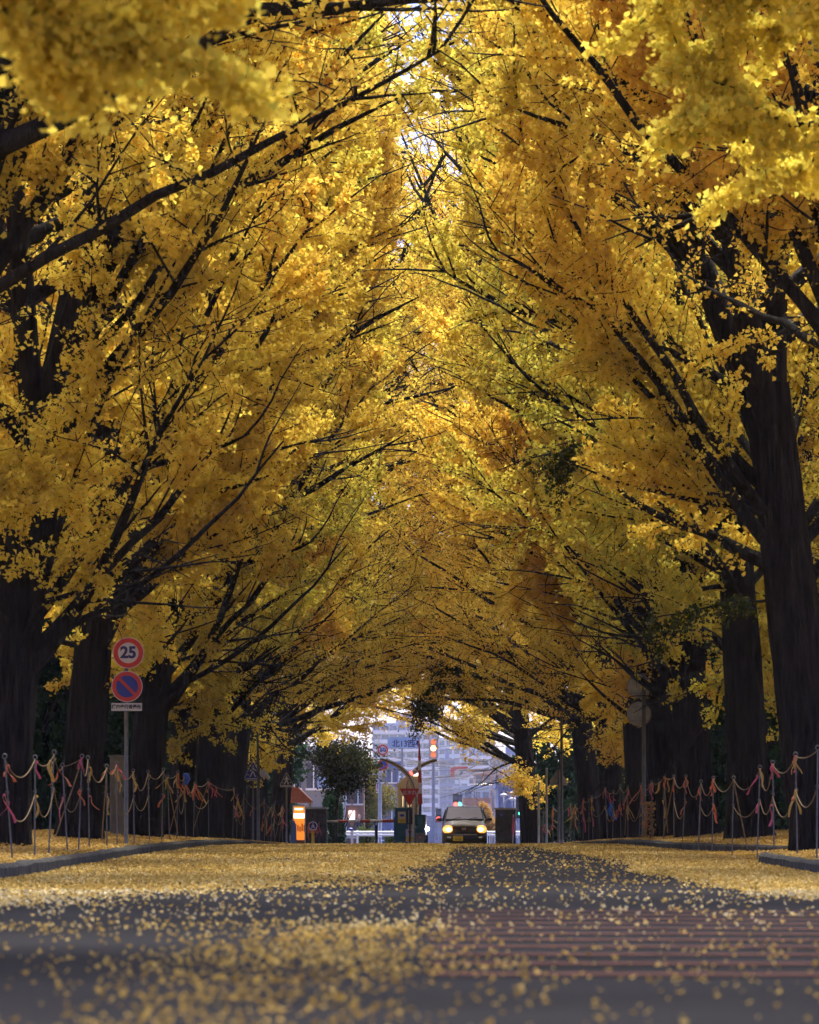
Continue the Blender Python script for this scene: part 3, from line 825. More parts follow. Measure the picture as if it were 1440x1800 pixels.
D = 70.; X = xs(222, D); z0 = float(zground(X, D))
t = thing('speed_sign', 'red-ringed speed limit sign reading 25 above a no-parking disc by the left trunks', 'road sign', (X, D, z0))
mb = MB(); mb.cyl((0, 0, -.2), (0, 0, zs(1122, D) - z0), .032, .03, 12); mb.smooth().obj('post', M['post_grey'], t)
cx = xs(226, D) - X
zc = zs(1148, D) - z0; p = round_plate(t, zc, .24, y=-.05, cx=cx); speed_face(p, zc, .24, '25', -.05, cx)
zc = zs(1207, D) - z0; p = round_plate(t, zc, .24, y=-.05, cx=cx - .02); nopark_face(p, zc, .24, -.05, cx - .02)
zc = zs(1243, D) - z0
mb = MB(); mb.box(cx - .26, cx + .21, -.056, -.044, zc - .06, zc + .06); p = mb.obj('text_plate', M['sign_white'], t)
text('lettering', '構内歩行者優先', .07, M['ink'], p, (cx - .03, -.060, zc), bold=.002, sx=.92)

D = 86.5; X = xs(207, D); z0 = float(zground(X, D))
t = thing('control_cabinet', 'narrow grey steel cabinet standing behind the 25 sign post', 'cabinet', (X, D + .2, z0))
mb = MB(); mb.box(-.16, .16, -.1, .16, 0, 1.52, .015); mb.obj('body', M['cabinet_grey'], t)
mb = MB(); mb.box(-.19, .19, -.13, .19, 1.521, 1.56, .008); mb.obj('lid', M['cabinet_grey'], t)
mb = MB(); mb.box(-.14, .14, -.112, -.102, .12, 1.44, .004); pp = mb.obj('door', M['cabinet_grey'], t)
mb = MB(); mb.box(.09, .11, -.13, -.113, .75, .87); mb.obj('handle', M['black'], pp)

def crossing_sign(px, py, D, w, face, label, ptop=None):
    X = xs(px, D); z0 = float(zground(X, D)); zc = zs(py, D) - z0
    t = thing('crossing_sign', label, 'road sign', (X, D, z0))
    mb = MB(); mb.cyl((0, 0, -.2), (0, 0, zc + w * .2), .03, .03, 10); mb.smooth().obj('post', M['post_grey'], t)
    a = w / 2; h0 = -w * .52; h1 = -w * .28; h2 = w * .60
    mb = MB(); mb.prism([(-a, h0 + zc), (a, h0 + zc), (a, h1 + zc), (.05 * w, h2 + zc), (-.05 * w, h2 + zc), (-a, h1 + zc)], -.048, -.036); p = mb.obj('sign_plate', M['sign_rim'], t)
    k = .93
    mb = MB(); mb.prism([(-a * k, h0 * k + zc), (a * k, h0 * k + zc), (a * k, h1 * k + zc), (.04 * w, h2 * k + zc), (-.04 * w, h2 * k + zc), (-a * k, h1 * k + zc)], -.052, -.0485); mb.obj('sign_face', M[face], p)
    mb = MB(); s = w
    y0, y1 = -.0555, -.0525
    q = lambda pts: mb.prism([(x * s, z * s + zc) for x, z in pts], y0, y1)
    mb.disc(.055 * s, y0, y1, 0, .33 * s + zc, 14)
    q([(-.06, .26), (-.05, .0), (.06, .0), (.06, .26)])
    y0 -= .0005; q([(-.05, .04), (-.22, -.30), (-.14, -.31), (.02, .01)])
    y0 -= .0005; q([(.06, .03), (-.01, .02), (.10, -.31), (.19, -.31)])
    y0 -= .0005; q([(-.06, .25), (-.20, .05), (-.15, .02), (-.03, .17)])
    y0 -= .0005; q([(.05, .24), (.2, .08), (.16, .04), (.03, .16)])
    mb.obj('walking_figure', M['sign_white'], p)
    mb = MB()
    for x0, x1, za, zb in ((-.38, -.24, -.20, -.16), (.22, .36, -.20, -.16), (-.40, .40, -.44, -.38)): mb.box(x0 * s, x1 * s, -.0575, -.053, za * s + zc, zb * s + zc)
    mb.obj('crossing_bar', M['sign_white'], p)
    return t
crossing_sign(445, 1357, 124, .45, 'sign_blue', 'blue pentagon pedestrian crossing sign on a grey post, left verge')
crossing_sign(504, 1372, 146.5, .41, 'ink', 'blackened pedestrian crossing sign on a pale post before the leaning trunk')
D = 122; X = xs(454, D); z0 = float(zground(X, D))
t = thing('lamp_post', 'tall pale pole with a small white lamp box beside the blue crossing sign', 'lamp post', (X, D + .1, z0))
mb = MB(); mb.tube([(0, 0, -.2), (0, 0, 1.2), (-.02, 0, 2.95)], [.045, .042, .03], 12); mb.smooth().obj('pole', M['post_grey'], t)
mb = MB(); mb.box(.05, .2, -.09, .09, zs(1366, D) - z0, zs(1353, D) - z0, .02); bx = mb.obj('lamp_box', M['sign_white'], t)
mb = MB(); mb.tube([(.03, 0, zs(1359, D) - z0), (.06, 0, zs(1359, D) - z0)], .02, 6); mb.obj('bracket', M['galvanised'], bx)
mb = MB(); mb.tube([(.19, 0, zs(1360, D) - z0), (.27, 0, zs(1368, D) - z0), (.26, 0, zs(1371, D) - z0)], [.05, .06, .03], 8); mb.obj('lens', M['sign_white'], bx)

# right verge, signs seen from behind
D = 97; X = xs(1132, D); z0 = float(zground(X, D))
t = thing('road_sign', 'pair of round signs seen from behind on a tall grey post by the right trunks', 'road sign', (X, D, z0))
mb = MB(); mb.cyl((0, 0, -.2), (0, 0, zs(1184, D) - z0), .045, .04, 12); mb.smooth().obj('post', M['post_grey'], t)
for py in (1206, 1255):
    zc = zs(py, D) - z0
    mb = MB(); mb.disc(.26, .045, .06, -.10, zc, 40); p = mb.obj('sign_plate', M['sign_back'], t)
    mb = MB(); mb.ring(.247, .262, .034, .062, -.10, zc, 40); mb.obj('rim', M['galvanised'], p)
    for dz in (-.15, .15):
        mb = MB(); mb.box(-.31, .11, .02, .043, zc + dz - .014, zc + dz + .014); mb.obj('bracket', M['galvanised'], p)
D = 131; X = xs(982, D); z0 = float(zground(X, D)); zc = zs(1366, D) - z0
t = thing('crossing_sign', 'crossing sign seen from behind, grey pentagon on a post at right', 'road sign', (X, D, z0))
mb = MB(); mb.cyl((0, 0, -.2), (0, 0, zs(1352, D) - z0), .032, .03, 10); mb.smooth().obj('post', M['post_grey'], t)
mb = MB(); w = .5; mb.prism([(-w / 2, zc - .24), (w / 2, zc - .24), (w / 2, zc - .12), (.03, zc + .22), (-.03, zc + .22), (-w / 2, zc - .12)], .035, .047); p = mb.obj('sign_plate', M['sign_back'], t)
mb = MB(); mb.box(-w / 2 + .02, w / 2 - .02, .02, .034, zc - .20, zc - .17); mb.obj('bracket', M['galvanised'], p)
D = 129; X = xs(987, D); z0 = float(zground(X, D))
t = thing('lamp_post', 'tall bare grey pole beside the pentagon sign back on the right', 'pole', (X, D - .2, z0))
mb = MB(); mb.tube([(0, 0, -.2), (0, 0, 1.5), (0, 0, zs(1258, D) - z0)], [.05, .045, .035], 12); mb.smooth().obj('pole', M['post_grey'], t)
mb = MB(); mb.tube([(0, 0, 0), (0, 0, .25)], [.07, .06], 12); mb.obj('base_collar', M['galvanised'], t)
for px, top, D, lab in ((961, 1352, 138, 'short plain grey post with a cap left of the pentagon sign back'), (947, 1376, 147, 'short dark post nearest the right gate trunk')):
    X = xs(px, D); z0 = float(zground(X, D))
    t = thing('guide_post', lab, 'post', (X, D, z0))
    mb = MB(); mb.cyl((0, 0, -.2), (0, 0, zs(top, D) - z0), .035, .033, 10); mb.smooth().obj('pole', M['sign_back'], t)
    mb = MB(); mb.ball((0, 0, zs(top, D) - z0), .038, 10, 6); mb.obj('cap', M['galvanised'], t)
# ivy-wrapped stub among the right stakes
D = 93; X = xs(1142, D); z0 = float(zground(X, D))
t = thing('ivy_post', 'short post wrapped in rust-coloured ivy among the right stakes', 'plant', (X, D + .3, z0))
mb = MB(); mb.tube([(0, 0, -.1), (.01, 0, .4), (0, 0, .75)], [.05, .045, .04], 8); mb.obj('stump', BARK, t)
rng = np.random.default_rng(4); n = 900
P = np.stack([rng.normal(0, .055, n), rng.normal(0, .055, n), rng.uniform(0, .8, n)], -1)
link(bpy.data.objects.new('ivy', leaf_mesh('ivy', P, .04, rng, rng.random(n), RUSSET)), t)

# ------------------------------------------------------------------ green boughs and dark trees near the gate
def small_tree(seed, H, w, z0, n, m, size, r=.10, hue0=.45):
    rng = np.random.default_rng(seed)
    mb = MB(); b = grow((0, 0, -.1), (rng.normal(0, .05), 0, 1), H * .8, 7, .03, .0, rng); mb.tube(b, np.linspace(r, .02, 8), 9)
    cl = []
    for i in range(16):
        q, _ = along(b, rng.uniform(max(.15, z0 / H), 1))
        pts = grow(q, dirv(rng.uniform(0, 6.28), R(rng.uniform(5, 60))), w * rng.uniform(.5, 1.), 4, .1, .02, rng)
        mb.tube(pts, np.linspace(r * .4, .008, 5), 5); cl += list(pts[1:])
    cl = np.array(cl); k = rng.integers(0, len(cl), n)
    P = cl[k] + rng.normal(0, 1, (n, 3)) * np.array([w * .17, w * .17, w * .12])
    P = P[P[:, 2] > z0 * .6]
    hue = hue0 + .5 * (vnoise(P[:, 0] * 1.3 + seed, P[:, 2] * 1.3) - .5) + rng.normal(0, .13, len(P))
    cm = leaf_mesh('crown', P, size, rng, hue, m)
    me = bpy.data.meshes.new('trunk'); me.from_pydata(mb.v, [], mb.f); me.materials.append(BARK)
    return me, cm
def ptree(name, label, meshes, px, D, sc=1.0, rz=0, cat='tree', grp=None):
    X = xs(px, D)
    return place_pair(name, label, cat, meshes, (X, D, float(zground(X, D)) - .03), rz, sc, grp)
ptree('broadleaf_tree', 'dark brown-green tree behind the left gate wall, over the pale buildings', small_tree(32, 4.5, 1.6, 2.8, 9000, DUSKY, .08, .10, .35), 588, 163)
ptree('conifer', 'dense dark conifer bush left of the lowered red and white barrier', shrub_meshes(33, .72, 2.25, 9000, CONIFER, .06), 590, 164, cat='bush')
ptree('garden_tree', 'round olive and rust tree behind the fifty sign pole', small_tree(34, 4.9, 1.7, 1.1, 24000, OLIVE, .085, .09, .55), 648, 232)
ptree('street_tree', 'small russet street tree beside the taxi-sized dark car, at right', small_tree(35, 2.6, .75, 1.0, 7000, RUSSET, .07, .07, .5), 858, 236)
# boughs of still-green leaves hanging from the right row
for px, py, D, nst, sp, n, lab in ((1045, 830, 74, 9, .8, 1500, 'dark green leafy strands hanging among yellow leaves high on the right'),
                                   (1285, 1140, 72, 7, .55, 900, 'dark green creeper strands low before the right trunks'),
                                   (800, 1195, 138, 26, 1.0, 9000, 'dark green leafy bough drooping over the gate from the right row')):
    rng = np.random.default_rng(int(px))
    t = thing('creeper', lab, 'creeper', (xs(px, D), D, zs(py, D)))
    mb = MB(); Q = []
    main = grow((1.6, .3, .9), (-1, -.1, -.25), 2.6 + sp, 8, .12, -.02, rng); mb.tube(main, np.linspace(.035, .008, 9), 5)
    for i in range(nst):
        q, _ = along(main, rng.uniform(.3, 1))
        st_ = grow(q, (rng.normal(0, .7), rng.normal(0, .5), -.6), rng.uniform(.5, 1.5) * sp, 6, .22, -.06, rng)
        mb.tube(st_, .006, 3); Q.append(st_)
    mb.obj('stem', BARK, t)
    Q = np.concatenate(Q); k = rng.integers(0, len(Q) - 1, n)
    P = Q[k] + rng.normal(0, .075 if n < 2000 else .13, (n, 3))
    link(bpy.data.objects.new('foliage', leaf_mesh('foliage', P, .06, rng, rng.normal(.35, .3, n), GINKGO_GREEN)), t)

# ------------------------------------------------------------------ the gate
G = 150.0; GS = FPX / G
def gx_(px): return xs(px, G)
def gz_(py): return zs(py, G)
zG = float(zroad(G)) + .02
t = thing('gate_island', 'low concrete island carrying the gate machines in mid-road', 'island', (gx_(722), G + .8, zG - .02))
mb = MB(); mb.box(-.62, .62, -1.2, 1.6, -.05, .10, .03); mb.obj('slab', M['cap_stone'], t)
mb = MB(); mb.box(-.60, .60, -1.215, -1.202, .02, .07); mb.obj('edge_band', M['yellow'], t)
zi = zG + .08
def rel(px, X): return gx_(px) - X
X = gx_(709.5)
t = thing('ticket_machine', 'wide dark teal parking gate machine with yellow notices', 'machine', (X, G, zi))
h = gz_(1422) - zi
mb = MB(); mb.box(-.29, .29, 0, .55, 0, h, .015); mb.obj('body', M['teal'], t)
mb = MB(); mb.box(-.31, .31, -.02, .57, h + .001, h + .04, .01); mb.obj('lid', M['teal_light'], t)
mb = MB(); mb.box(-.28, .28, -.012, -.001, .02, .07); mb.obj('plinth_band', M['cap_stone'], t)
za, zb = gz_(1447) - zi, gz_(1427) - zi
mb = MB(); mb.box(-.185, .07, -.012, -.002, za, zb); nn = mb.obj('notice', M['cream'], t)
mb = MB(); mb.box(-.18, .065, -.016, -.0125, za + .005, za + .14); mb.obj('yellow_band', M['yellow'], nn)
mb = MB(); mb.ball((-.05, -.016, zb - .12), .075, 12, 8, (1, .06, .6)); mb.obj('blue_mark', M['sign_blue'], nn)
text('lettering', '無断駐車', .05, M['ink'], nn, (-.057, -.018, za + .095), sx=.9)
text('lettering', '禁止', .05, M['ink'], nn, (-.057, -.018, za + .04))
X2 = gx_(720.5)
t = thing('meter_post', 'narrow black reader post with a white warning board below the stop sign', 'meter', (X2, G - .16, zi))
mb = MB(); mb.box(-.095, .095, -.05, .07, gz_(1449) - zi, gz_(1422) - zi, .01); pn = mb.obj('reader', M['black'], t)
mb = MB()
mb.box(-.05, .03, -.058, -.051, gz_(1447) - zi, gz_(1424) - zi)
mb.obj('display', M['galvanised'], pn)
mb = MB(); mb.cyl((-.045, 0, 0), (-.045, 0, gz_(1449) - zi), .02); mb.cyl((.045, 0, 0), (.045, 0, gz_(1449) - zi), .02); mb.obj('leg', M['galvanised'], t)
za, zb = gz_(1480) - zi, gz_(1458) - zi
mb = MB(); mb.box(-.13, .13, -.06, -.045, za, zb, .005); bd = mb.obj('warning_board', M['sign_white'], t)
mb = MB(); mb.prism([(-.075, zb - .05), (0, zb - .17), (.075, zb - .05)][::-1], -.066, -.061); mb.obj('red_triangle', M['sign_red'], bd)
mb = MB(); mb.box(-.12, .12, -.065, -.061, za + .02, za + .17); mb.obj('yellow_band', M['yellow'], bd)
text('lettering', '一旦停止', .05, M['ink'], bd, (0, -.067, za + .12), sx=1.0)
text('lettering', '徐行', .05, M['ink'], bd, (0, -.067, za + .055))
X3 = gx_(738.5); h = gz_(1432) - zi
t = thing('barrier_gate', 'tall red and white banded barrier arm raised upright over its narrow teal cabinet', 'barrier', (X3, G + .02, zi))
mb = MB(); mb.box(-.175, .175, 0, .42, 0, h, .015); cab = mb.obj('cabinet', M['teal'], t)
mb = MB(); mb.box(-.09, .10, -.012, -.001, h - .32, h - .06); mb.obj('door', M['teal_light'], cab)
za, zb = gz_(1487) - zi, gz_(1464) - zi
mb = MB(); mb.box(-.15, .13, -.014, -.002, za + .02, zb); po = mb.obj('poster', M['cabinet_grey'], cab)
mb = MB(); mb.prism([(-.07, zb - .19), (.0, zb - .06), (.07, zb - .19)], -.020, -.0145); mb.obj('red_triangle', M['sign_red'], po)
mb = MB(); mb.prism([(-.03, zb - .17), (.0, zb - .11), (.03, zb - .17)], -.026, -.0205); mb.obj('white_triangle', M['sign_white'], po)
mb = MB(); mb.cyl((.01, .1, h), (.01, .1, gz_(1414) - zi), .045, .045, 10); mb.obj('hub', M['black'], cab)
bands = [(1414, 1395, 'barrier_red'), (1395, 1376, 'barrier_white'), (1376, 1354, 'barrier_red'), (1354, 1337, 'barrier_white'), (1337, 1297, 'barrier_red')]
for a, b, c in bands:
    wa = np.interp(a, [1297, 1330, 1414], [.012, .045, .075]); wb = np.interp(b, [1297, 1330, 1414], [.012, .045, .075])
    xa = np.interp(a, [1297, 1414], [-.03, .01]); xb = np.interp(b, [1297, 1414], [-.03, .01])
    za, zb = gz_(a) - zi, gz_(b) - zi
    mb = MB(); mb.add([(xa - wa, .06, za), (xa + wa, .06, za), (xa + wa, .14, za), (xa - wa, .14, za), (xb - wb, .06, zb), (xb + wb, .06, zb), (xb + wb, .14, zb), (xb - wb, .14, zb)],
                      [(3, 2, 1, 0), (4, 5, 6, 7), (0, 1, 5, 4), (1, 2, 6, 5), (2, 3, 7, 6), (3, 0, 4, 7)])
    mb.obj('arm_band', M[c], t)
X4 = gx_(720)
t = thing('stop_sign', 'red inverted triangle stop sign on a dark post by the gate machines', 'road sign', (X4, G - .3, zi - .08))
o_ = zi - .08
mb = MB(); mb.cyl((.015, .05, 0), (.015, .05, gz_(1392) - o_), .028, .028, 10); mb.obj('post', M['black'], t)
a, b = gz_(1387) - o_, gz_(1417) - o_
mb = MB(); mb.prism([(-.325, a), (-.30, a - .03), (-.02, b), (.02, b), (.30, a - .03), (.325, a), (.31, a + .012), (-.31, a + .012)], -.006, .006); p = mb.obj('sign_plate', M['sign_red'], t)
text('lettering', '止まれ', .155, M['sign_white'], p, (0, -.010, a - .13), bold=.003)
# the two arched lamp arms crossing over the gate
t = thing('arched_arm', 'tan curved box arm arching from the gate island up to the left', 'gate arch', (gx_(731), G + 1.0, zi - .08))
o_ = zi - .08; X = gx_(731)
pts = [(731, 1485), (731.5, 1440), (732, 1400), (728, 1380), (719, 1362), (704, 1348), (688, 1339), (671, 1334)]
P = [(gx_(a) - X, 0, gz_(b) - o_) for a, b in pts]
tt = np.linspace(0, 1, len(P)); t2 = np.linspace(0, 1, 26)
P = np.stack([np.interp(t2, tt, [q[k] for q in P]) for k in range(3)], -1)
for _ in range(4): P[1:-1] = (P[:-2] + 2 * P[1:-1] + P[2:]) / 4
mb = MB(); mb.tube(P, np.interp(t2, [0, .55, 1], [.085, .085, .05]), 4); mb.obj('beam', M['arch_paint'], t)
mb = MB(); mb.tube(P + np.array([0, -.075, 0]) , .018, 6); mb.obj('edge_pipe', M['black'], t)
t = thing('arched_arm', 'dark curved arm rising behind the booth to the right under the signal', 'gate arch', (gx_(712), G + 2.4, zi - .08))
X = gx_(712)
pts = [(712, 1480), (712, 1420), (714, 1378), (719, 1365), (730, 1351), (744, 1342), (757, 1336), (769, 1334)]
P = [(gx_(a) - X, 0, gz_(b) - o_) for a, b in pts]
tt = np.linspace(0, 1, len(P)); P = np.stack([np.interp(t2, tt, [q[k] for q in P]) for k in range(3)], -1)
for _ in range(4): P[1:-1] = (P[:-2] + 2 * P[1:-1] + P[2:]) / 4
mb = MB(); mb.tube(P, np.interp(t2, [0, .55, 1], [.075, .07, .05]), 4); mb.obj('beam', M['arch_paint'], t)
mb = MB(); mb.tube(P + np.array([0, -.065, 0]), .018, 6); mb.obj('edge_pipe', M['black'], t)
X = gx_(724)
t = thing('warning_light', 'small red warning lamp fixed where the two arched arms cross', 'lamp', (X, G + 2.25, gz_(1357)))
mb = MB(); mb.tube([(-.14, 0, -.07), (.02, 0, .0)], [.05, .08], 12); mb.obj('lens', M['lamp_red'], t)
mb = MB(); mb.tube([(.022, 0, .0), (.16, 0, .06)], [.085, .07], 12); mb.obj('hood', M['housing'], t)
# booth
X = gx_(716); D = 157.
t = thing('guard_booth', 'small cream guard booth with a lit window behind the gate machines', 'booth', (X, D, float(zroad(D))))
s_ = D / FPX; zb_ = float(zroad(D)); zz = lambda py: zs(py, D) - zb_
mb = MB(); mb.box(-.36, .42, 0, 1.6, 0, zz(1382), .01); wl = mb.obj('wall', M['cream'], t)
mb = MB(); mb.box(-.20, .12, -.02, -.002, zz(1418), zz(1400)); wn = mb.obj('window', M['cream_lit'], t)
mb = MB(); mb.box(-.23, -.201, -.03, -.003, zz(1419), zz(1399)); mb.box(.121, .15, -.03, -.003, zz(1419), zz(1399)); mb.obj('frame', M['black'], wn)
mb = MB(); mb.prism([(-.44, zz(1382) + .002), (.50, zz(1382) + .002), (.40, zz(1364)), (-.06, zz(1364))], -.1, 1.7); rf = mb.obj('roof', M['cream'], t)
mb = MB(); mb.box(-.05, .40, -.12, -.102, zz(1364), zz(1359)); mb.obj('roof_light', M['glow_white'], rf)
# lamp beside the cabinet
X = gx_(749)
t = thing('beacon_post', 'small round lit lamp over a dark post at the right of the gate cabinets', 'lamp', (X, G + .2, zG))
mb = MB(); mb.box(-.07, .07, -.06, .06, 0, gz_(1468) - zG, .01); mb.obj('base', M['black'], t)
mb = MB(); mb.cyl((.0, 0, gz_(1468) - zG), (0, 0, gz_(1432) - zG), .022); mb.obj('pole', M['housing'], t)
mb = MB(); mb.ball((.045, -.07, gz_(1457) - zG), .065, 14, 10); mb.obj('lamp', M['lamp_white'], t)
# left lowered barrier
t = thing('barrier_gate', 'lowered red and white barrier bar across the left lane of the gate', 'barrier', (gx_(692), G + 1.3, zG))
Dz = G + 1.3; zq = zs(1443, Dz) - zG
cuts = [(692, 681, 'barrier_red'), (681, 672, 'barrier_red'), (672, 650, 'barrier_white'), (650, 632, 'barrier_red'), (632, 611, 'barrier_white'), (611, 593, 'barrier_red'), (593, 580, 'barrier_white'), (580, 562, 'barrier_white')]
x0_ = gx_(692)
for a, b, c in cuts:
    ra = np.interp(a, [562, 600, 692], [.022, .05, .055]); rb = np.interp(b, [562, 600, 692], [.022, .05, .055])
    mb = MB(); mb.tube([(gx_(b) - x0_, 0, zq - .02 * (692 - b) / 130), (gx_(a) - x0_, 0, zq - .02 * (692 - a) / 130)], [rb, ra], 10); mb.obj('bar_band', M[c], t)
mb = MB(); mb.box(.0, .16, -.1, .1, -.05, zq + .12, .015); mb.obj('cabinet', M['teal'], t)
X = gx_(661)
t = thing('rest_post', 'dark forked rest post under the lowered barrier bar', 'post', (X, G + 1.3, zG))
mb = MB(); mb.box(-.05, .05, -.05, .05, -.05, zq - .16, .01); mb.obj('post', M['black'], t)
mb = MB(); mb.box(-.055, -.03, -.06, -.052, zq - .16, zq - .02); mb.box(.03, .055, -.06, -.052, zq - .16, zq - .02); mb.box(-.055, .055, -.06, .05, zq - .159, zq - .13); mb.obj('fork', M['black'], t)

# gate pillars
def pillar(px0, px1, top, D, label, extra=None):
    x0, x1 = xs(px0, D), xs(px1, D); X = (x0 + x1) / 2; w = (x1 - x0) / 2; z0 = float(zground(X, D)) - .02; h = zs(top, D) - z0
    t = thing('gate_pillar', label, 'pillar', (X, D, z0))
    mb = MB(); n = 9; hh = (h - .06) / n
    rr = random.Random(px0)
    for k in range(n):
        off = rr.uniform(0, .012); 
        for sgn in (0, 1):
            xa = -w + sgn * w * .9 + .004; xb = (-w * .1 if sgn == 0 else w) - .004
            mb.box(xa, xb, off, .7, k * hh + .006, (k + 1) * hh - .006, .012)
    mb.obj('stone_block', M['stone_dark'], t)
    mb = MB(); mb.box(-w + .02, w - .02, .03, .68, 0, h - .07); mb.obj('core', M['stone_dark'], t)
    mb = MB(); mb.box(-w - .03, w + .03, -.03, .73, h - .06, h, .012); mb.obj('cap', M['cap_stone'], t)
    return t, w, h
t, w, h = pillar(871, 907, 1420, 151, 'dark stone gate pillar right of the car with a round emblem')
mb = MB(); mb.disc(.085, -.012, -.002, -.14, h - .24, 24); e = mb.obj('emblem', M['wall_blue'], t)
mb = MB(); mb.ring(.05, .085, -.018, -.0125, -.14, h - .24, 24); mb.obj('emblem_ring', M['sign_navy'], e)
t, w, h = pillar(537, 575, 1419, 151, 'dark stone gate pillar beside the orange lit booth')
mb = MB(); mb.box(-.1, .12, -.014, -.002, h - .9, h - .6); mb.obj('name_plate', M['ink'], t)
X = gx_(901)
t = thing('banner_stand', 'narrow pole with a furled pink banner at the foot of the right pillar', 'banner', (X, G - .4, zG))
mb = MB(); mb.cyl((0, 0, -.05), (.02, 0, gz_(1432) - zG), .018); mb.obj('pole', M['sign_white'], t)
mb = MB(); mb.tube([(.0, -.03, gz_(1468) - zG), (.03, -.03, gz_(1452) - zG), (.02, -.03, gz_(1436) - zG)], [.03, .05, .03], 7); mb.smooth().obj('furled_cloth', M['ribbon_pink'], t)

# booth lit orange, round stand sign
D = 152.; X = xs(527, D); z0 = float(zground(X, D))
t = thing('vending_kiosk', 'tall kiosk glowing orange beside the leaning left trunk', 'kiosk', (X, D, z0 - .04))
hz = zs(1413, D) - z0
mb = MB(); mb.box(-.20, .16, 0, .5, .35, hz - .06); mb.obj('panel', M['glow_orange'], t)
mb = MB(); mb.box(.161, .195, -.03, .55, -.02, hz, .008); mb.box(-.235, -.201, -.03, .55, -.02, hz, .008); mb.box(-.2, .16, -.03, .55, hz - .059, hz, .008); mb.obj('frame', M['rail_white'], t)
mb = MB(); mb.box(-.19, .15, -.02, -.002, zs(1436, D) - z0, zs(1428, D) - z0); mb.obj('light_panel', M['glow_white'], t)
mb = MB(); mb.box(-.16, .10, -.02, -.002, zs(1421.5, D) - z0, zs(1419, D) - z0); mb.obj('tube_light', M['glow_white'], t)
mb = MB()
for k in range(5): mb.box(-.15 + .07 * k, -.11 + .07 * k, -.018, -.004, .62 + .02 * (k % 2), .62 + .28 - .05 * (k % 3))
mb.obj('goods', M['sign_red'], t)
mb = MB(); mb.box(-.2, .16, .02, .5, 0, .345); mb.obj('base', M['wall_brick'], t)
D = 151.; X = xs(513, D); z0 = float(zground(X, D))
t = thing('stand_sign', 'leaning pale blue banner sign in front of the orange kiosk', 'sign', (X + .06, D - .1, z0))
mb = MB(); mb.prism([(-.12, 0), (.10, 0), (.10, .62), (.02, .86), (-.06, .8)], -.01, .01); mb.obj('panel', M['wall_blue'], t)
mb = MB(); mb.cyl((.08, .03, 0), (.04, .03, .85), .012); mb.obj('pole', M['rail_white'], t)
D = 150.5; X = xs(551, D); z0 = float(zground(X, D)) - .02
t = thing('stand_sign', 'round dark pedestrian disc on a yellow flared stand beside the left pillar', 'sign', (X, D - .5, z0))
zc = zs(1452, D) - z0
mb = MB(); mb.tube([(0, 0, 0), (0, 0, .03), (0, 0, .3), (0, 0, zc - .19)], [.12, .085, .05, .05], 14); mb.smooth().obj('stand', M['yellow'], t)
mb = MB(); mb.box(-.15, .15, -.012, .012, zc - .24, zc - .10, .01); mb.obj('skirt', M['ribbon_orange'], t)
mb = MB(); mb.disc(.14, -.012, .012, 0, zc, 28); p = mb.obj('disc', M['sign_navy'], t)
mb = MB(); mb.ring(.125, .145, -.018, -.0125, 0, zc, 28); mb.obj('rim', M['rail_white'], p)
mb = MB(); mb.disc(.02, -.018, -.0135, 0, zc + .07, 10); mb.prism([(-.03, zc + .04), (-.06, zc - .08), (-.03, zc - .08), (0, zc - .01), (.03, zc - .08), (.06, zc - .08), (.03, zc + .04)][::-1], -.018, -.0135); mb.obj('walking_figure', M['sign_white'], p)
for px, c, lab in ((543, 'orange', 'orange ribbon streamer on a thin stick left of the yellow stand sign'), (561, 'pink', 'pink ribbon streamer on a thin stick right of the yellow stand sign')):
    X = xs(px, 150); z0 = float(zground(X, 150))
    t = thing('ribbon_stick', lab, 'ribbon', (X, 149.5, z0 - .02))
    mb = MB(); mb.cyl((0, 0, -.05), (.02, 0, .95), .012, .01, 6); mb.obj('stick', M['stake_metal'], t)
    for k in range(2): ribbon(c, t, (.01, -.02, .88 - .2 * k), .42, px + k, .2, .05)

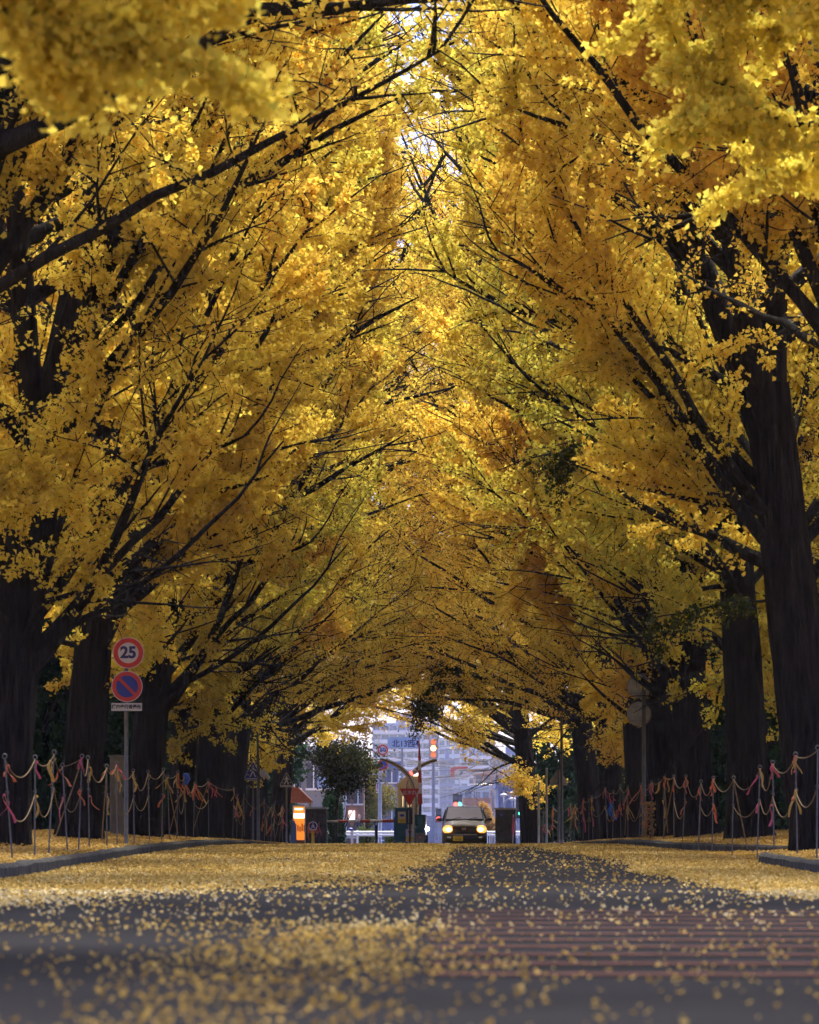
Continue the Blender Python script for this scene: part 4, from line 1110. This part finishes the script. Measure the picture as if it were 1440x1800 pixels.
# ------------------------------------------------------------------ the small dark car, headlights lit
def build_car(X, Y, z):
    t = thing('small_car', 'small dark brown car with both headlights lit, coming through the gate', 'car', (X, Y, z))
    # half profiles (x, z) for each station along the length
    def half(zb, wb, w, zsh, zbelt, wr, ztop, ct=0):
        return [(0, zb), (wb, zb), (w - .02, zb + .07), (w, zb + .18), (w, zsh), (w - .015, zbelt), (wr + .02, ztop - .09), (wr - .06, ztop - .015), (wr * .55, ztop + ct * .6), (0, ztop + ct)]
    st = [(0.00, half(.24, .50, .60, .46, .58, .56, .70)), (0.05, half(.20, .58, .69, .48, .62, .62, .745)), (0.16, half(.19, .60, .725, .52, .68, .655, .80, .01)),
          (0.45, half(.19, .62, .737, .56, .76, .665, .865, .02)), (0.80, half(.19, .62, .738, .58, .84, .65, .915, .02)), (0.92, half(.19, .62, .738, .58, .87, .645, .96, .02)),
          (1.32, half(.19, .62, .738, .58, .90, .60, 1.30, .015)), (1.50, half(.19, .62, .738, .58, .91, .585, 1.385, .02)), (1.9, half(.19, .62, .738, .58, .92, .58, 1.42, .02)),
          (2.7, half(.19, .62, .738, .58, .93, .575, 1.41, .02)), (3.1, half(.2, .62, .735, .58, .93, .565, 1.36, .02)), (3.33, half(.22, .6, .72, .58, .92, .55, 1.10, .02)), (3.39, half(.26, .55, .69, .56, .88, .52, .98, .01))]
    V = []; F = []; n = 0
    rings = []
    for y, h in st:
        rng_ = [(x, y, zz) for x, zz in h] + [(-x, y, zz) for x, zz in h[-2:0:-1]]
        rings.append(rng_); V += rng_
    n = len(rings[0])
    for k in range(len(st) - 1):
        for i in range(n): F.append((k * n + i, k * n + (i + 1) % n, (k + 1) * n + (i + 1) % n, (k + 1) * n + i))
    F.append(tuple(range(n - 1, -1, -1))); F.append(tuple((len(st) - 1) * n + i for i in range(n)))
    mb = MB(); mb.add(V, F); body = mb.smooth().obj('body', M['car_paint'], t)
    ws = lambda y, x, zz: (x, y - .012, zz)
    def panel(name, pts, m, par, th=.006):
        pts = [Vector(p) for p in pts]; nn = (pts[1] - pts[0]).cross(pts[-1] - pts[0]).normalized()
        a = [p + nn * th for p in pts]; b = [p - nn * th for p in pts]
        k = len(pts); mm = MB(); mm.add(a + b, [tuple(range(k)), tuple(reversed(range(k, 2 * k)))] + [(i, k + i, k + (i + 1) % k, (i + 1) % k) for i in range(k)])
        return mm.obj(name, m, par)
    sur = panel('windscreen_surround', [(-.655, .905, .955), (.655, .905, .955), (.565, 1.455, 1.395), (-.565, 1.455, 1.395)], M['car_black'], t, .010)
    panel('windscreen', [(-.615, .900, .985), (.615, .900, .985), (.53, 1.415, 1.372), (-.53, 1.415, 1.372)], M['windscreen'], t, .012)
    for s in (-1, 1):
        panel('side_window', [(s * .733, 1.15, .95), (s * .733, 2.0, .96), (s * .61, 2.0, 1.33), (s * .63, 1.5, 1.30)][::s], M['pane_dark'], t, .012)
        panel('side_window', [(s * .733, 2.08, .96), (s * .733, 2.95, .96), (s * .605, 2.85, 1.30), (s * .61, 2.08, 1.33)][::s], M['pane_dark'], t, .012)
    for s in (-1, 1):
        mb = MB(); mb.ball((s * .535, .005, .635), .105, 16, 10, (1.05, .55, .78)); hl = mb.smooth().obj('headlight', M['headlamp'], t)
        mb = MB(); mb.ball((s * .545, .055, .635), .178, 16, 10, (1.05, .55, .80)); mb.smooth().obj('glow_halo', M['headlamp_halo'], hl)  # added glowing shell, imitates the orange halo round the lit lamp
        mb = MB(); mb.ball((s * .845, .98, .97), .085, 12, 8, (1.1, .7, .75)); mr = mb.smooth().obj('side_mirror', M['car_paint'], t)
        mb = MB(); mb.tube([(s * .70, 1.0, .93), (s * .80, .99, .95)], [.025, .02], 6); mb.obj('arm', M['car_black'], mr)
        mb = MB(); mb.box(s * .52 - .07, s * .52 + .07, -.004, .05, .345, .40, .01); mb.obj('fog_lamp', M['chrome'], t)
        for yy in (.62, 2.85):
            mb = MB(); mb.tube([(s * .60, yy, .265), (s * .62, yy, .265), (s * .73, yy, .265), (s * .742, yy, .265)], [.24, .265, .265, .24], 24); wv = mb.obj('wheel', M['tyre'], t)
            mb = MB(); mb.tube([(s * .735, yy, .265), (s * .746, yy, .265)], [.17, .15], 18); mb.obj('rim', M['chrome'], wv)
    mb = MB(); mb.box(-.36, .36, -.012, .06, .50, .545, .008); mb.box(-.44, .44, -.018, .05, .30, .41, .012); mb.obj('grille', M['car_black'], t)
    mb = MB(); mb.box(-.40, .40, -.022, -.013, .452, .462); mb.obj('trim_strip', M['chrome'], t)
    mb = MB(); tq = np.linspace(0, 2 * PI, 21); mb.tube(np.stack([-.03 + .065 * np.cos(tq), -.012 + 0 * tq + .03, .655 + .04 * np.sin(tq)], -1) - np.array([0, .03, 0]), .010, 6, False)
    mb.tube([(-.08, -.012, .668), (-.03, -.016, .645), (.02, -.012, .668)], .008, 5); mb.obj('emblem', M['chrome'], t)
    mb = MB(); mb.box(-.385, -.055, -.035, -.019, .255, .42, .004); pl = mb.obj('number_plate', M['yellow'], t)
    text('lettering', '札幌 580', .045, M['ink'], pl, (-.22, -.038, .392))
    text('lettering', '12-34', .085, M['ink'], pl, (-.22, -.038, .315), bold=.001)
    for s, xx in ((1, -.45), (1, .1)):
        mb = MB(); mb.tube([(xx, .86, .955), (xx + .25, .93, 1.03), (xx + .45, .93, 1.0)], .010, 5); mb.obj('wiper', M['car_black'], t)
    mb = MB(); mb.box(-.12, .12, 1.30, 1.34, 1.24, 1.29, .01); mb.obj('inner_mirror', M['car_black'], t)
    mb = MB(); mb.box(-.5, .5, .14, 3.2, .13, .2); mb.obj('underbody', M['car_black'], t)
    for s in (-1, 1):
        l = bpy.data.lights.new('headlight_beam', 'SPOT'); l.energy = 450; l.spot_size = R(70); l.spot_blend = .8; l.color = (1, .78, .45); l.shadow_soft_size = .07
        lo = link(bpy.data.objects.new('headlight_beam', l), t); lo.location = (s * .53, -.02, .635); lo.rotation_euler = (R(83), 0, PI)
    return t
Dc = 150.6
build_car(xs(817, Dc), Dc, float(zroad(Dc)) + .02)

# ------------------------------------------------------------------ the street beyond the gate
zS = .21
def sx(px, D): return xs(px, D)
D = 205.; X = sx(668, D)
t = thing('speed_sign', 'blue-on-white fifty limit sign over a no-parking disc on the street pole', 'road sign', (X, D, zS)); q = lambda py: zs(py, D) - zS
mb = MB(); mb.tube([(0, 0, -.1), (0, 0, q(1359)), (.05, 0, q(1312))], [.085, .075, .04], 14); mb.smooth().obj('post', M['conc_pole'], t)
cx = sx(673, D) - X
p = round_plate(t, q(1318.5), .255, y=-.11, cx=cx); speed_face(p, q(1318.5), .255, '50', -.11, cx, 'sign_blue')
p = round_plate(t, q(1345), .255, y=-.11, cx=cx); nopark_face(p, q(1345), .255, -.11, cx)
for py in (1330.5, 1357):
    mb = MB(); mb.box(cx - .165, cx + .165, -.116, -.104, q(py) - .045, q(py) + .045); mb.obj('text_plate', M['sign_white'], t)
mb = MB(); mb.cyl((-.5, 0, q(1361)), (0, 0, q(1361)), .022); mb.obj('side_arm', M['conc_pole'], t)
mb = MB(); mb.box(-.16, -.05, -.2, -.09, q(1394), q(1370), .015); bx = mb.obj('switch_box', M['sign_white'], t)
mb = MB(); mb.box(-.135, -.075, -.208, -.201, q(1388), q(1376)); mb.obj('label_strip', M['purple'], bx)
mb = MB(); mb.tube([(0, 0, q(1472)), (0, 0, q(1467))], [.088, .088], 14); mb.obj('band', M['rail_white'], t)

def rail(x0, x1, D, label):
    t = thing('guard_rail', label, 'guard rail', ((x0 + x1) / 2, D, zS)); a = (x1 - x0) / 2
    for z in (.52, .64):
        mb = MB(); mb.tube([(-a, 0, z), (a, 0, z)], .045, 8); mb.obj('beam', M['rail_white'], t)
    n = max(2, int(2 * a / 1.6) + 1)
    for k in range(n):
        mb = MB(); xx = -a + .05 + k * (2 * a - .1) / (n - 1); mb.cyl((xx, .05, -.05), (xx, .05, .72), .04); mb.obj('post', M['rail_white'], t)
rail(sx(560, 188), sx(697, 188), 188., 'white two-beam guard rail across the street left of the gate')
rail(sx(854, 188), sx(925, 188), 188., 'white two-beam guard rail on the far kerb right of the car')
# low green planting by the rail
for i, (px, D, s) in enumerate(((583, 178, .55), (645, 192, .6), (686, 191, .5))):
    ptree('planting', ['leafy green planting under the conifer', 'low green bushes behind the left guard rail', 'small green bush right of the fifty sign pole'][i], shrub_meshes(60 + i, .5, 1.0, 2600, OLIVE, .06, hue0=.2), px, D, s * 1.5, cat='bush', grp='low bushes by the guard rail')

# person walking
def person(px, D):
    X = sx(px, D)
    t = thing('person', 'person in dark jacket and trousers standing beyond the lowered barrier', 'person', (X, D, zS))
    me = bpy.data.meshes.new('body'); jt = {}
    J = [('pelvis', 0, 0, .92, .15), ('waist', 0, 0, 1.08, .135), ('chest', 0, .01, 1.30, .165), ('neck', 0, 0, 1.46, .06), ('head', 0, -.01, 1.58, .095), ('crown', 0, 0, 1.68, .075),
         ('ls', -.17, 0, 1.40, .06), ('le', -.25, .04, 1.13, .045), ('lw', -.24, -.06, .90, .035), ('lh', -.235, -.08, .82, .032), ('rs', .17, 0, 1.40, .06), ('re', .25, .05, 1.13, .045), ('rw', .25, -.02, .88, .035), ('rh', .25, -.04, .80, .032),
         ('lk', -.10, -.08, .50, .07), ('la', -.10, -.02, .09, .05), ('lt', -.11, -.16, .04, .04), ('rk', .10, -.02, .50, .07), ('ra', .11, .12, .10, .05), ('rt', .12, .0, .04, .04), ('lp', -.09, 0, .86, .09), ('rp', .09, 0, .86, .09)]
    E = [('pelvis', 'waist'), ('waist', 'chest'), ('chest', 'neck'), ('neck', 'head'), ('head', 'crown'), ('chest', 'ls'), ('ls', 'le'), ('le', 'lw'), ('lw', 'lh'), ('chest', 'rs'), ('rs', 're'), ('re', 'rw'), ('rw', 'rh'), ('pelvis', 'lp'), ('lp', 'lk'), ('lk', 'la'), ('la', 'lt'), ('pelvis', 'rp'), ('rp', 'rk'), ('rk', 'ra'), ('ra', 'rt')]
    idx = {j[0]: i for i, j in enumerate(J)}
    me.from_pydata([j[1:4] for j in J], [(idx[a], idx[b]) for a, b in E], [])
    o = bpy.data.objects.new('body', me); link(o, t)
    sm = o.modifiers.new('skin', 'SKIN'); ss = o.modifiers.new('sub', 'SUBSURF'); ss.levels = ss.render_levels = 2
    for v, j in zip(me.skin_vertices[0].data if me.skin_vertices else [], J): v.radius = (j[4], j[4] * .8); v.use_root = j[0] == 'pelvis'
    if not me.skin_vertices:
        o.data.attributes
    me.materials.append(M['cloth_dark'])
    mb = MB(); mb.ball((0, -.012, 1.60), .102, 14, 10, (.85, .95, 1.18)); hd = mb.smooth().obj('face', M['skin'], t)
    mb = MB(); mb.ball((0, -.115, 1.59), .017, 8, 6); mb.ball((-.035, -.10, 1.615), .011, 6, 4); mb.ball((.035, -.10, 1.615), .011, 6, 4); mb.obj('features', M['hair'], hd)
    mb = MB(); mb.ball((0, .022, 1.635), .112, 14, 10, (.9, .95, 1.05)); mb.smooth().obj('hair', M['hair'], t)
    for s, hx, hy, hz in ((-1, -.235, -.085, .80), (1, .25, -.045, .78)):
        mb = MB(); mb.ball((hx, hy, hz), .036, 8, 6, (.55, 1, 1.1))
        for k in range(4): mb.tube([(hx, hy - .03 + .02 * k, hz - .02), (hx + s * .004, hy - .032 + .02 * k, hz - .06), (hx - s * .012, hy - .034 + .02 * k, hz - .085 + .006 * abs(k - 1.4))], [.010, .009, .007], 6)
        mb.tube([(hx, hy - .03, hz + .01), (hx - s * .01, hy - .06, hz - .02), (hx - s * .016, hy - .065, hz - .045)], [.011, .010, .008], 6)
        mb.smooth().obj('hand', M['skin'], t)
    return t
person(631, 221.).scale = (.92, .92, .9)
# a pale parking stand and blue-topped bollard seen under the barrier
D = 168.; X = sx(619, D)
t = thing('water_stand', 'slim pale stand with a blue head under the lowered barrier', 'stand', (X, D, zS)); q = lambda py: zs(py, D) - zS
mb = MB(); mb.tube([(0, 0, 0), (0, 0, q(1468)), (.0, 0, q(1460))], [.05, .045, .06], 12); mb.obj('column', M['sign_white'], t)
mb = MB(); mb.ball((-.05, 0, q(1458)), .09, 12, 8, (1.1, .8, .6)); mb.obj('head', M['sign_blue'], t)
X = sx(595, D)
t = thing('planter', 'small blue planter with a white rim in front of the conifer', 'planter', (X, D - 2, zS))
mb = MB(); mb.tube([(0, 0, -.02), (0, 0, q(1484) ), (0, 0, q(1480))], [.09, .14, .14], 14); mb.obj('pot', M['ribbon_blue'], t)
mb = MB(); mb.tube([(0, 0, q(1480) + .001), (0, 0, q(1477))], [.16, .13], 14); mb.obj('rim', M['rail_white'], t)
rng = np.random.default_rng(2); P = rng.normal(0, .07, (260, 3)) + np.array([0, 0, q(1471)])
link(bpy.data.objects.new('plant', leaf_mesh('plant', P, .05, rng, rng.random(260), OLIVE)), t)

# traffic signal with street-name board
D = 196.; X = sx(800, D)
t = thing('traffic_signal', 'upright traffic signal with its amber lamp blazing above the curved arm', 'traffic light', (sx(762, D), D, zS)); q = lambda py: zs(py, D) - zS; X0 = sx(762, D)
mb = MB(); mb.box(-.20, .20, .0, .03, q(1335), q(1297), .01); mb.obj('backboard', M['sign_white'], t)
mb = MB(); mb.box(-.135, .135, -.18, -.002, q(1333), q(1299), .06); mb.obj('housing', M['housing'], t)
for py, m in ((1304.5, 'lamp_bloom'), (1315.5, 'lamp_amber'), (1327, 'lamp_bloom')):  # upper and lower lamps are unlit; their glow imitates bloom
    mb = MB(); mb.ball((0, -.185, q(py)), .115, 16, 10, (1, .35, 1)); l = mb.smooth().obj('lamp', M[m], t)
    a = np.linspace(.15 * PI, .85 * PI, 9); mb = MB()
    V = [(.128 * math.cos(k), -.182, q(py) + .128 * math.sin(k)) for k in a] + [(.128 * math.cos(k), -.36, q(py) + .118 * math.sin(k)) for k in a]
    V += [(.136 * math.cos(k), -.182, q(py) + .136 * math.sin(k)) for k in a] + [(.136 * math.cos(k), -.36, q(py) + .126 * math.sin(k)) for k in a]
    F = []
    for k in range(8): F += [(k, k + 1, 9 + k + 1, 9 + k), (18 + k + 1, 18 + k, 27 + k, 27 + k + 1), (9 + k, 9 + k + 1, 27 + k + 1, 27 + k)]
    mb.add(V, F); mb.obj('visor', M['housing'], l)
mb = MB(); mb.tube([(0, .06, q(1490)), (0, .06, q(1336)), (0, .06, q(1290))], [.08, .065, .06], 10); mb.obj('pole', M['conc_pole'], t)
D = 200.; X = sx(711, D); q = lambda py: zs(py, D) - zS
t = thing('street_name_board', 'pale street-name board reading north 13 west 4 in dark characters', 'street sign', (X, D, zS))
mb = MB(); mb.box(-.74, .68, -.012, .012, q(1315), q(1296), .004); bd = mb.obj('board', M['wall_pale'], t)
text('lettering', '北13西4', .36, M['sign_navy'], bd, (.05, -.016, q(1308)), bold=.004, sx=.95)
mb = MB(); mb.cyl((-.1, .05, -.05), (-.1, .05, q(1300)), .07, .05, 10); mb.obj('pole', M['conc_pole'], t)

# small far signals: red and green
def small_signal(px, py, D, lamp, label, cat='traffic light', r=.16):
    X = sx(px, D); q = zs(py, D) - zS
    t = thing('pedestrian_signal', label, cat, (X, D, zS))
    mb = MB(); mb.cyl((0, .06, -.05), (0, .06, q + .55), .05, .04, 8); mb.obj('pole', M['conc_pole'], t)
    mb = MB(); mb.box(-.2, .2, -.02, .18, q - .22, q + .75, .03); mb.obj('housing', M['black'], t)
    mb = MB(); mb.disc(r, -.06, -.021, 0, q, 18); mb.obj('lamp', M[lamp], t)
    mb = MB(); mb.disc(r, -.05, -.021, 0, q + .46, 18); mb.obj('dark_lamp', M['pane_dark'], t)
small_signal(801, 1414, 330, 'lamp_red', 'far red signal just above the car roof')
small_signal(807.5, 1414.5, 345, 'lamp_green', 'far green signal just right of the red one above the car roof', r=.2)
small_signal(771, 1440, 320, 'lamp_red', 'far red signal low beside the car mirror')
small_signal(915, 1430, 210, 'lamp_green', 'green signal between the right pillar and the gate trunk', r=.09)

# poles, lamps and overhead cables
def utility_pole(px, D, top, r, label, arms=True):
    X = sx(px, D); h = zs(top, D) - zS
    t = thing('utility_pole', label, 'utility pole', (X, D, zS))
    mb = MB(); mb.tube([(0, 0, -.2), (0, 0, h * .5), (0, 0, h)], [r, r * .85, r * .65], 12); mb.smooth().obj('pole', M['conc_pole'], t)
    for k in range(3):
        z = h - .3 - .8 * k
        mb = MB(); mb.box(-1.0, 1.0, -.05 - r, .05 - r, z - .05, z + .05); ca = mb.obj('crossarm', M['galvanised'], t)
        for xx in (-.85, -.4, .4, .85):
            mb = MB(); mb.tube([(xx, -r, z + .051), (xx, -r, z + .2)], [.04, .05], 8); mb.obj('insulator', M['sign_white'], ca)
    mb = MB(); mb.tube([(.32, -.1, h - 3.8), (.32, -.1, h - 2.9)], [.22, .22], 12); mb.obj('transformer', M['galvanised'], t)
    return np.array([X, D, zS + h])
pA = utility_pole(868, 430, 1292, .20, 'concrete utility pole rising behind the guard rail right of the car')
pB = utility_pole(606, 452, 1285, .20, 'utility pole hidden at left by the dark tree, carrying the cables')
pC = utility_pole(893, 560, 1325, .20, 'utility pole further down the street on the right')
pD = utility_pole(652, 600, 1330, .20, 'utility pole further down the street behind the round tree')
rc = random.Random(21)
ci = 0
for k in range(30):
    a, b = rc.choice([(pA, pB), (pA, pD), (pC, pB), (pC, pD), (pA, pB)])
    if k % 5 == 4: a, b = pA, pC
    p0 = a + np.array([rc.uniform(-.9, .9), -.2, -rc.uniform(.05, 5.2)]); p1 = b + np.array([rc.uniform(-.9, .9), -.2, -rc.uniform(.05, 5.2)])
    if k % 4 == 1: p1 = p1 + np.array([6, 0, -1.0]) * .2; 
    tq = np.linspace(0, 1, 13); sg = rc.uniform(.25, 1.0)
    P = p0[None] * (1 - tq[:, None]) + p1[None] * tq[:, None]; P[:, 2] -= 4 * sg * tq * (1 - tq)
    mb = MB(); mb.tube(P, rc.uniform(.022, .046), 4)
    o = mb.obj('overhead_cable', M['cable'])
    tag(o, 'thin dark overhead cable strung across the street beyond the gate', 'cable', 'overhead cables over the street')
def street_lamp(px, D, top, side, label):
    X = sx(px, D); h = zs(top, D) - zS
    t = thing('street_lamp', label, 'street lamp', (X, D, zS))
    mb = MB(); mb.tube([(0, 0, -.1), (0, 0, h * .8), (side * .05, 0, h * .95), (side * .3, 0, h)], [.08, .06, .05, .045], 10); mb.smooth().obj('pole', M['conc_pole'], t)
    mb = MB(); mb.ball((side * .42, 0, h - .02), .16, 12, 8, (1.2, .8, .5)); mb.obj('lamp_head', M['sign_white'], t)
street_lamp(886, 225, 1404, 1, 'street lamp with a curved white head above the right pillar')
street_lamp(900, 232, 1397, -1, 'second street lamp with a white head, nearer the gate trunk')
street_lamp(913, 240, 1394, -1, 'grey street pole half hidden by the gate trunk on the right')
street_lamp(908, 205, 1442, -1, 'short pale bollard lamp right of the pillar')

# ------------------------------------------------------------------ buildings down the street
def block(name, label, px0, px1, top, D, depth, floors, bays, wall, balc=True, roofbox=True, glass='pane'):
    x0, x1 = sx(px0, D), sx(px1, D); X = (x0 + x1) / 2; w = (x1 - x0) / 2; h = zs(top, D) - zS
    t = thing(name, label, 'building', (X, D, zS))
    mb = MB(); mb.box(-w, w, 0, depth, -1, h); mb.obj('wall', M[wall], t)
    fh = h / floors; bw = 2 * w / bays
    for f in range(floors):
        z = f * fh
        for b in range(bays):
            xa = -w + b * bw + bw * .14; xb = -w + (b + 1) * bw - bw * .14
            mb = MB(); mb.box(xa, xb, -.06, -.01, z + fh * .30, z + fh * .86); wn = mb.obj('window', M[glass], t)
            if D < 500 and floors < 6:
                mb = MB(); mb.box((xa + xb) / 2 - .03, (xa + xb) / 2 + .03, -.09, -.061, z + fh * .30, z + fh * .86); mb.box(xa - .05, xb + .05, -.12, -.061, z + fh * .25, z + fh * .298); mb.obj('frame', M['rail_white'], wn)
        if balc:
            mb = MB(); mb.box(-w - .05, w + .05, -1.3, -.12, z - .1, z + .12); mb.box(-w - .05, w + .05, -1.3, -1.18, z + .121, z + fh * .36)
            for b in range(bays + 1): mb.box(-w + b * bw - .07, -w + b * bw + .07, -1.15, -.1, z + .121, z + fh - .101)
            mb.obj('balcony', M['balcony'], t)
    mb = MB(); mb.box(-w - .2, w + .2, -.2, depth + .2, h + .001, h + .5); rf = mb.obj('roof', M[wall], t)
    if roofbox:
        mb = MB(); mb.box(-w * .3, w * .25, 2, depth * .7, h + .501, h + 3.2); mb.obj('penthouse', M[wall], rf)
    return t
block('apartment_block', 'pale tall apartment block with banded balconies closing the street view', 655, 772, 1274, 1250, 16, 13, 8, 'wall_pale')
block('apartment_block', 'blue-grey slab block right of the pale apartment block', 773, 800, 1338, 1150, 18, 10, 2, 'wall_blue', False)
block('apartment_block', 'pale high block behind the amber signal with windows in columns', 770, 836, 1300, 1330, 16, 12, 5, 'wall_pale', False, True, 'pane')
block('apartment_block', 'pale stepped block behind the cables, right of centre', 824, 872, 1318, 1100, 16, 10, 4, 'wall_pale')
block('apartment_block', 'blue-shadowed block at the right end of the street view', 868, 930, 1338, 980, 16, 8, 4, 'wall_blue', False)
block('office_building', 'low pale office with wide windows below the brick building', 800, 862, 1388, 620, 14, 3, 4, 'wall_pale', False, False)
t = block('brick_building', 'reddish brown brick building with a string of lights along its eave', 834, 893, 1360, 660, 12, 4, 4, 'wall_brick', False, False, 'pane_dark')
mb = MB()
for k in range(16): mb.ball((-2.3 + k * .3, -.5, zs(1379, 660) - zS + .12 * ((k % 5) - 2) ** 2 * .2), .075, 6, 4)
mb.obj('light_string', M['glow_white'], t)
block('shop_house', 'low brown shop with a shallow roof behind the small russet tree', 818, 858, 1412, 420, 10, 2, 3, 'wall_brick', False, False)
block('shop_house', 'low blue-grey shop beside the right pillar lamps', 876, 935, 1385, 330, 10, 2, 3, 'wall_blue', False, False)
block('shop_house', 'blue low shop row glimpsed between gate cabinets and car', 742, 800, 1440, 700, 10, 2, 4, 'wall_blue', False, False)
# left of the street
block('side_building', 'long low grey building closing the view behind the left trunks', 300, 497, 1395, 262, 8, 2, 6, 'wall_grey', False, False, 'pane_dark')
block('side_building', 'long low grey building closing the view behind the right trunks', 945, 1240, 1395, 262, 8, 2, 8, 'wall_grey', False, False, 'pane_dark')
t = block('corner_building', 'grey corner building behind the conifer with a white shutter', 500, 603, 1330, 225, 8, 2, 3, 'wall_grey', False, False, 'pane_dark')
mb = MB(); mb.box(xs(558, 225) - xs(551.5, 225), xs(578, 225) - xs(551.5, 225), -.16, -.125, zs(1386, 225) - zS, zs(1362, 225) - zS); mb.obj('shutter', M['wall_pale'], t)
t = block('shop_house', 'brown shop front with a small pink lit window above the barrier bar', 598, 640, 1372, 228, 8, 2, 2, 'wall_brick', False, False, 'pane_dark')
mb = MB(); X0 = xs(619, 228); mb.box(xs(613, 228) - X0, xs(624, 228) - X0, -.16, -.125, zs(1444, 228) - zS, zs(1425, 228) - zS); mb.obj('lit_window', M['glow_pink'], t)
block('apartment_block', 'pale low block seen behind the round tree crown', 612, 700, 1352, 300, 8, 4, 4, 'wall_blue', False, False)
t = thing('kiosk_house', 'little red-roofed shelter roof over the orange kiosk', 'shelter', (sx(530, 160), 160., zS))
mb = MB(); mb.prism([(-.7, 1.62), (.36, 1.62), (.36, 1.70), (-.1, 2.15), (-.7, 2.2)], 0, 1.6); mb.obj('roof', M['roof_red'], t)
mb = MB(); mb.cyl((.3, .1, -.05), (.3, .1, 1.619), .05); mb.cyl((-.6, .1, -.05), (-.6, .1, 1.619), .05); mb.obj('post', M['wall_grey'], t)
def shop_sign(px0, px1, py0, py1, D, m, label, body=None, tc='sign_blue', parts=None):
    X = (sx(px0, D) + sx(px1, D)) / 2; w = (sx(px1, D) - sx(px0, D)) / 2; za, zb = zs(py1, D) - zS, zs(py0, D) - zS
    t = thing('shop_sign', label, 'shop sign', (X, D, zS))
    mb = MB(); mb.box(-w, w, -.06, .06, za, zb, .02); p = mb.obj('panel', M[m], t)
    mb = MB(); mb.cyl((0, .1, -.05), (0, .1, zb - .05), .05); mb.obj('pole', M['conc_pole'], t)
    if body: text('lettering', body, (zb - za) * .75, M[tc], p, (0, -.065, (za + zb) / 2), bold=.01)
    return t, p, w, za, zb
shop_sign(588, 607, 1357, 1373, 219, 'sign_white', 'white shop sign with blue characters left of the round tree', '18')
t, p, w, za, zb = shop_sign(588, 603, 1377, 1391, 219.5, 'sign_white', 'white shop sign with a dark ring mark under the blue-lettered one')
mb = MB(); mb.ring(.10, .14, -.072, -.061, 0, (za + zb) / 2 - .05, 20); mb.obj('ring_mark', M['ink'], p)
shop_sign(604, 609, 1376, 1391, 219, 'barrier_red', 'narrow red upright shop sign beside the ring-marked sign')
t, p, w, za, zb = shop_sign(596, 604, 1411, 1420, 218, 'sign_white', 'small white round-marked sign low in front of the conifer top')
mb = MB(); mb.ring(.04, .075, -.072, -.061, 0, (za + zb) / 2, 16); mb.obj('ring_mark', M['ink'], p)
t, p, w, za, zb = shop_sign(791, 824, 1347, 1368, 520, 'sign_white', 'pale shop sign with a bold red bracket-shaped mark, over the cables')
c_ = -w + .05
mb = MB(); mb.prism([(-w + .05, za + .1), (-w + .05, zb - .3), (-w + .35, zb - .05), (w - .1, zb - .05), (w - .1, zb - .35), (-w + .75, zb - .35), (-w + .55, zb - .5), (-w + .55, za + .1)][::-1], -.075, -.061); mb.obj('red_mark', M['sign_red'], p)
mb = MB(); mb.prism([(-.05, za + .3), (.1, za + .75), (.45, za + .9), (.35, za + .45)][::-1], -.075, -.061); mb.obj('leaf_mark', M['teal_light'], p)
t, p, w, za, zb = shop_sign(823, 849, 1352, 1359, 540, 'sign_white', 'long white sign with a red stripe right of the bracket-marked sign')
mb = MB(); mb.box(-w + .05, w - .05, -.075, -.061, zb - .17, zb - .05); mb.obj('red_stripe', M['sign_red'], p)

# ------------------------------------------------------------------ the evening air
hm = bpy.data.materials.new('haze'); hm.use_nodes = True
hn = hm.node_tree.nodes; hn.remove(hn['Principled BSDF'])
pv = hn.new('ShaderNodeVolumePrincipled'); pv.inputs['Color'].default_value = (.80, .84, 1, 1); pv.inputs['Density'].default_value = .0001; pv.inputs['Anisotropy'].default_value = .2
hm.node_tree.links.new(pv.outputs[0], hn['Material Output'].inputs['Volume'])
mb = MB(); mb.box(-660, 660, -80, 1460, -1.4, 60)
tag(mb.obj('haze', hm), kind='stuff')
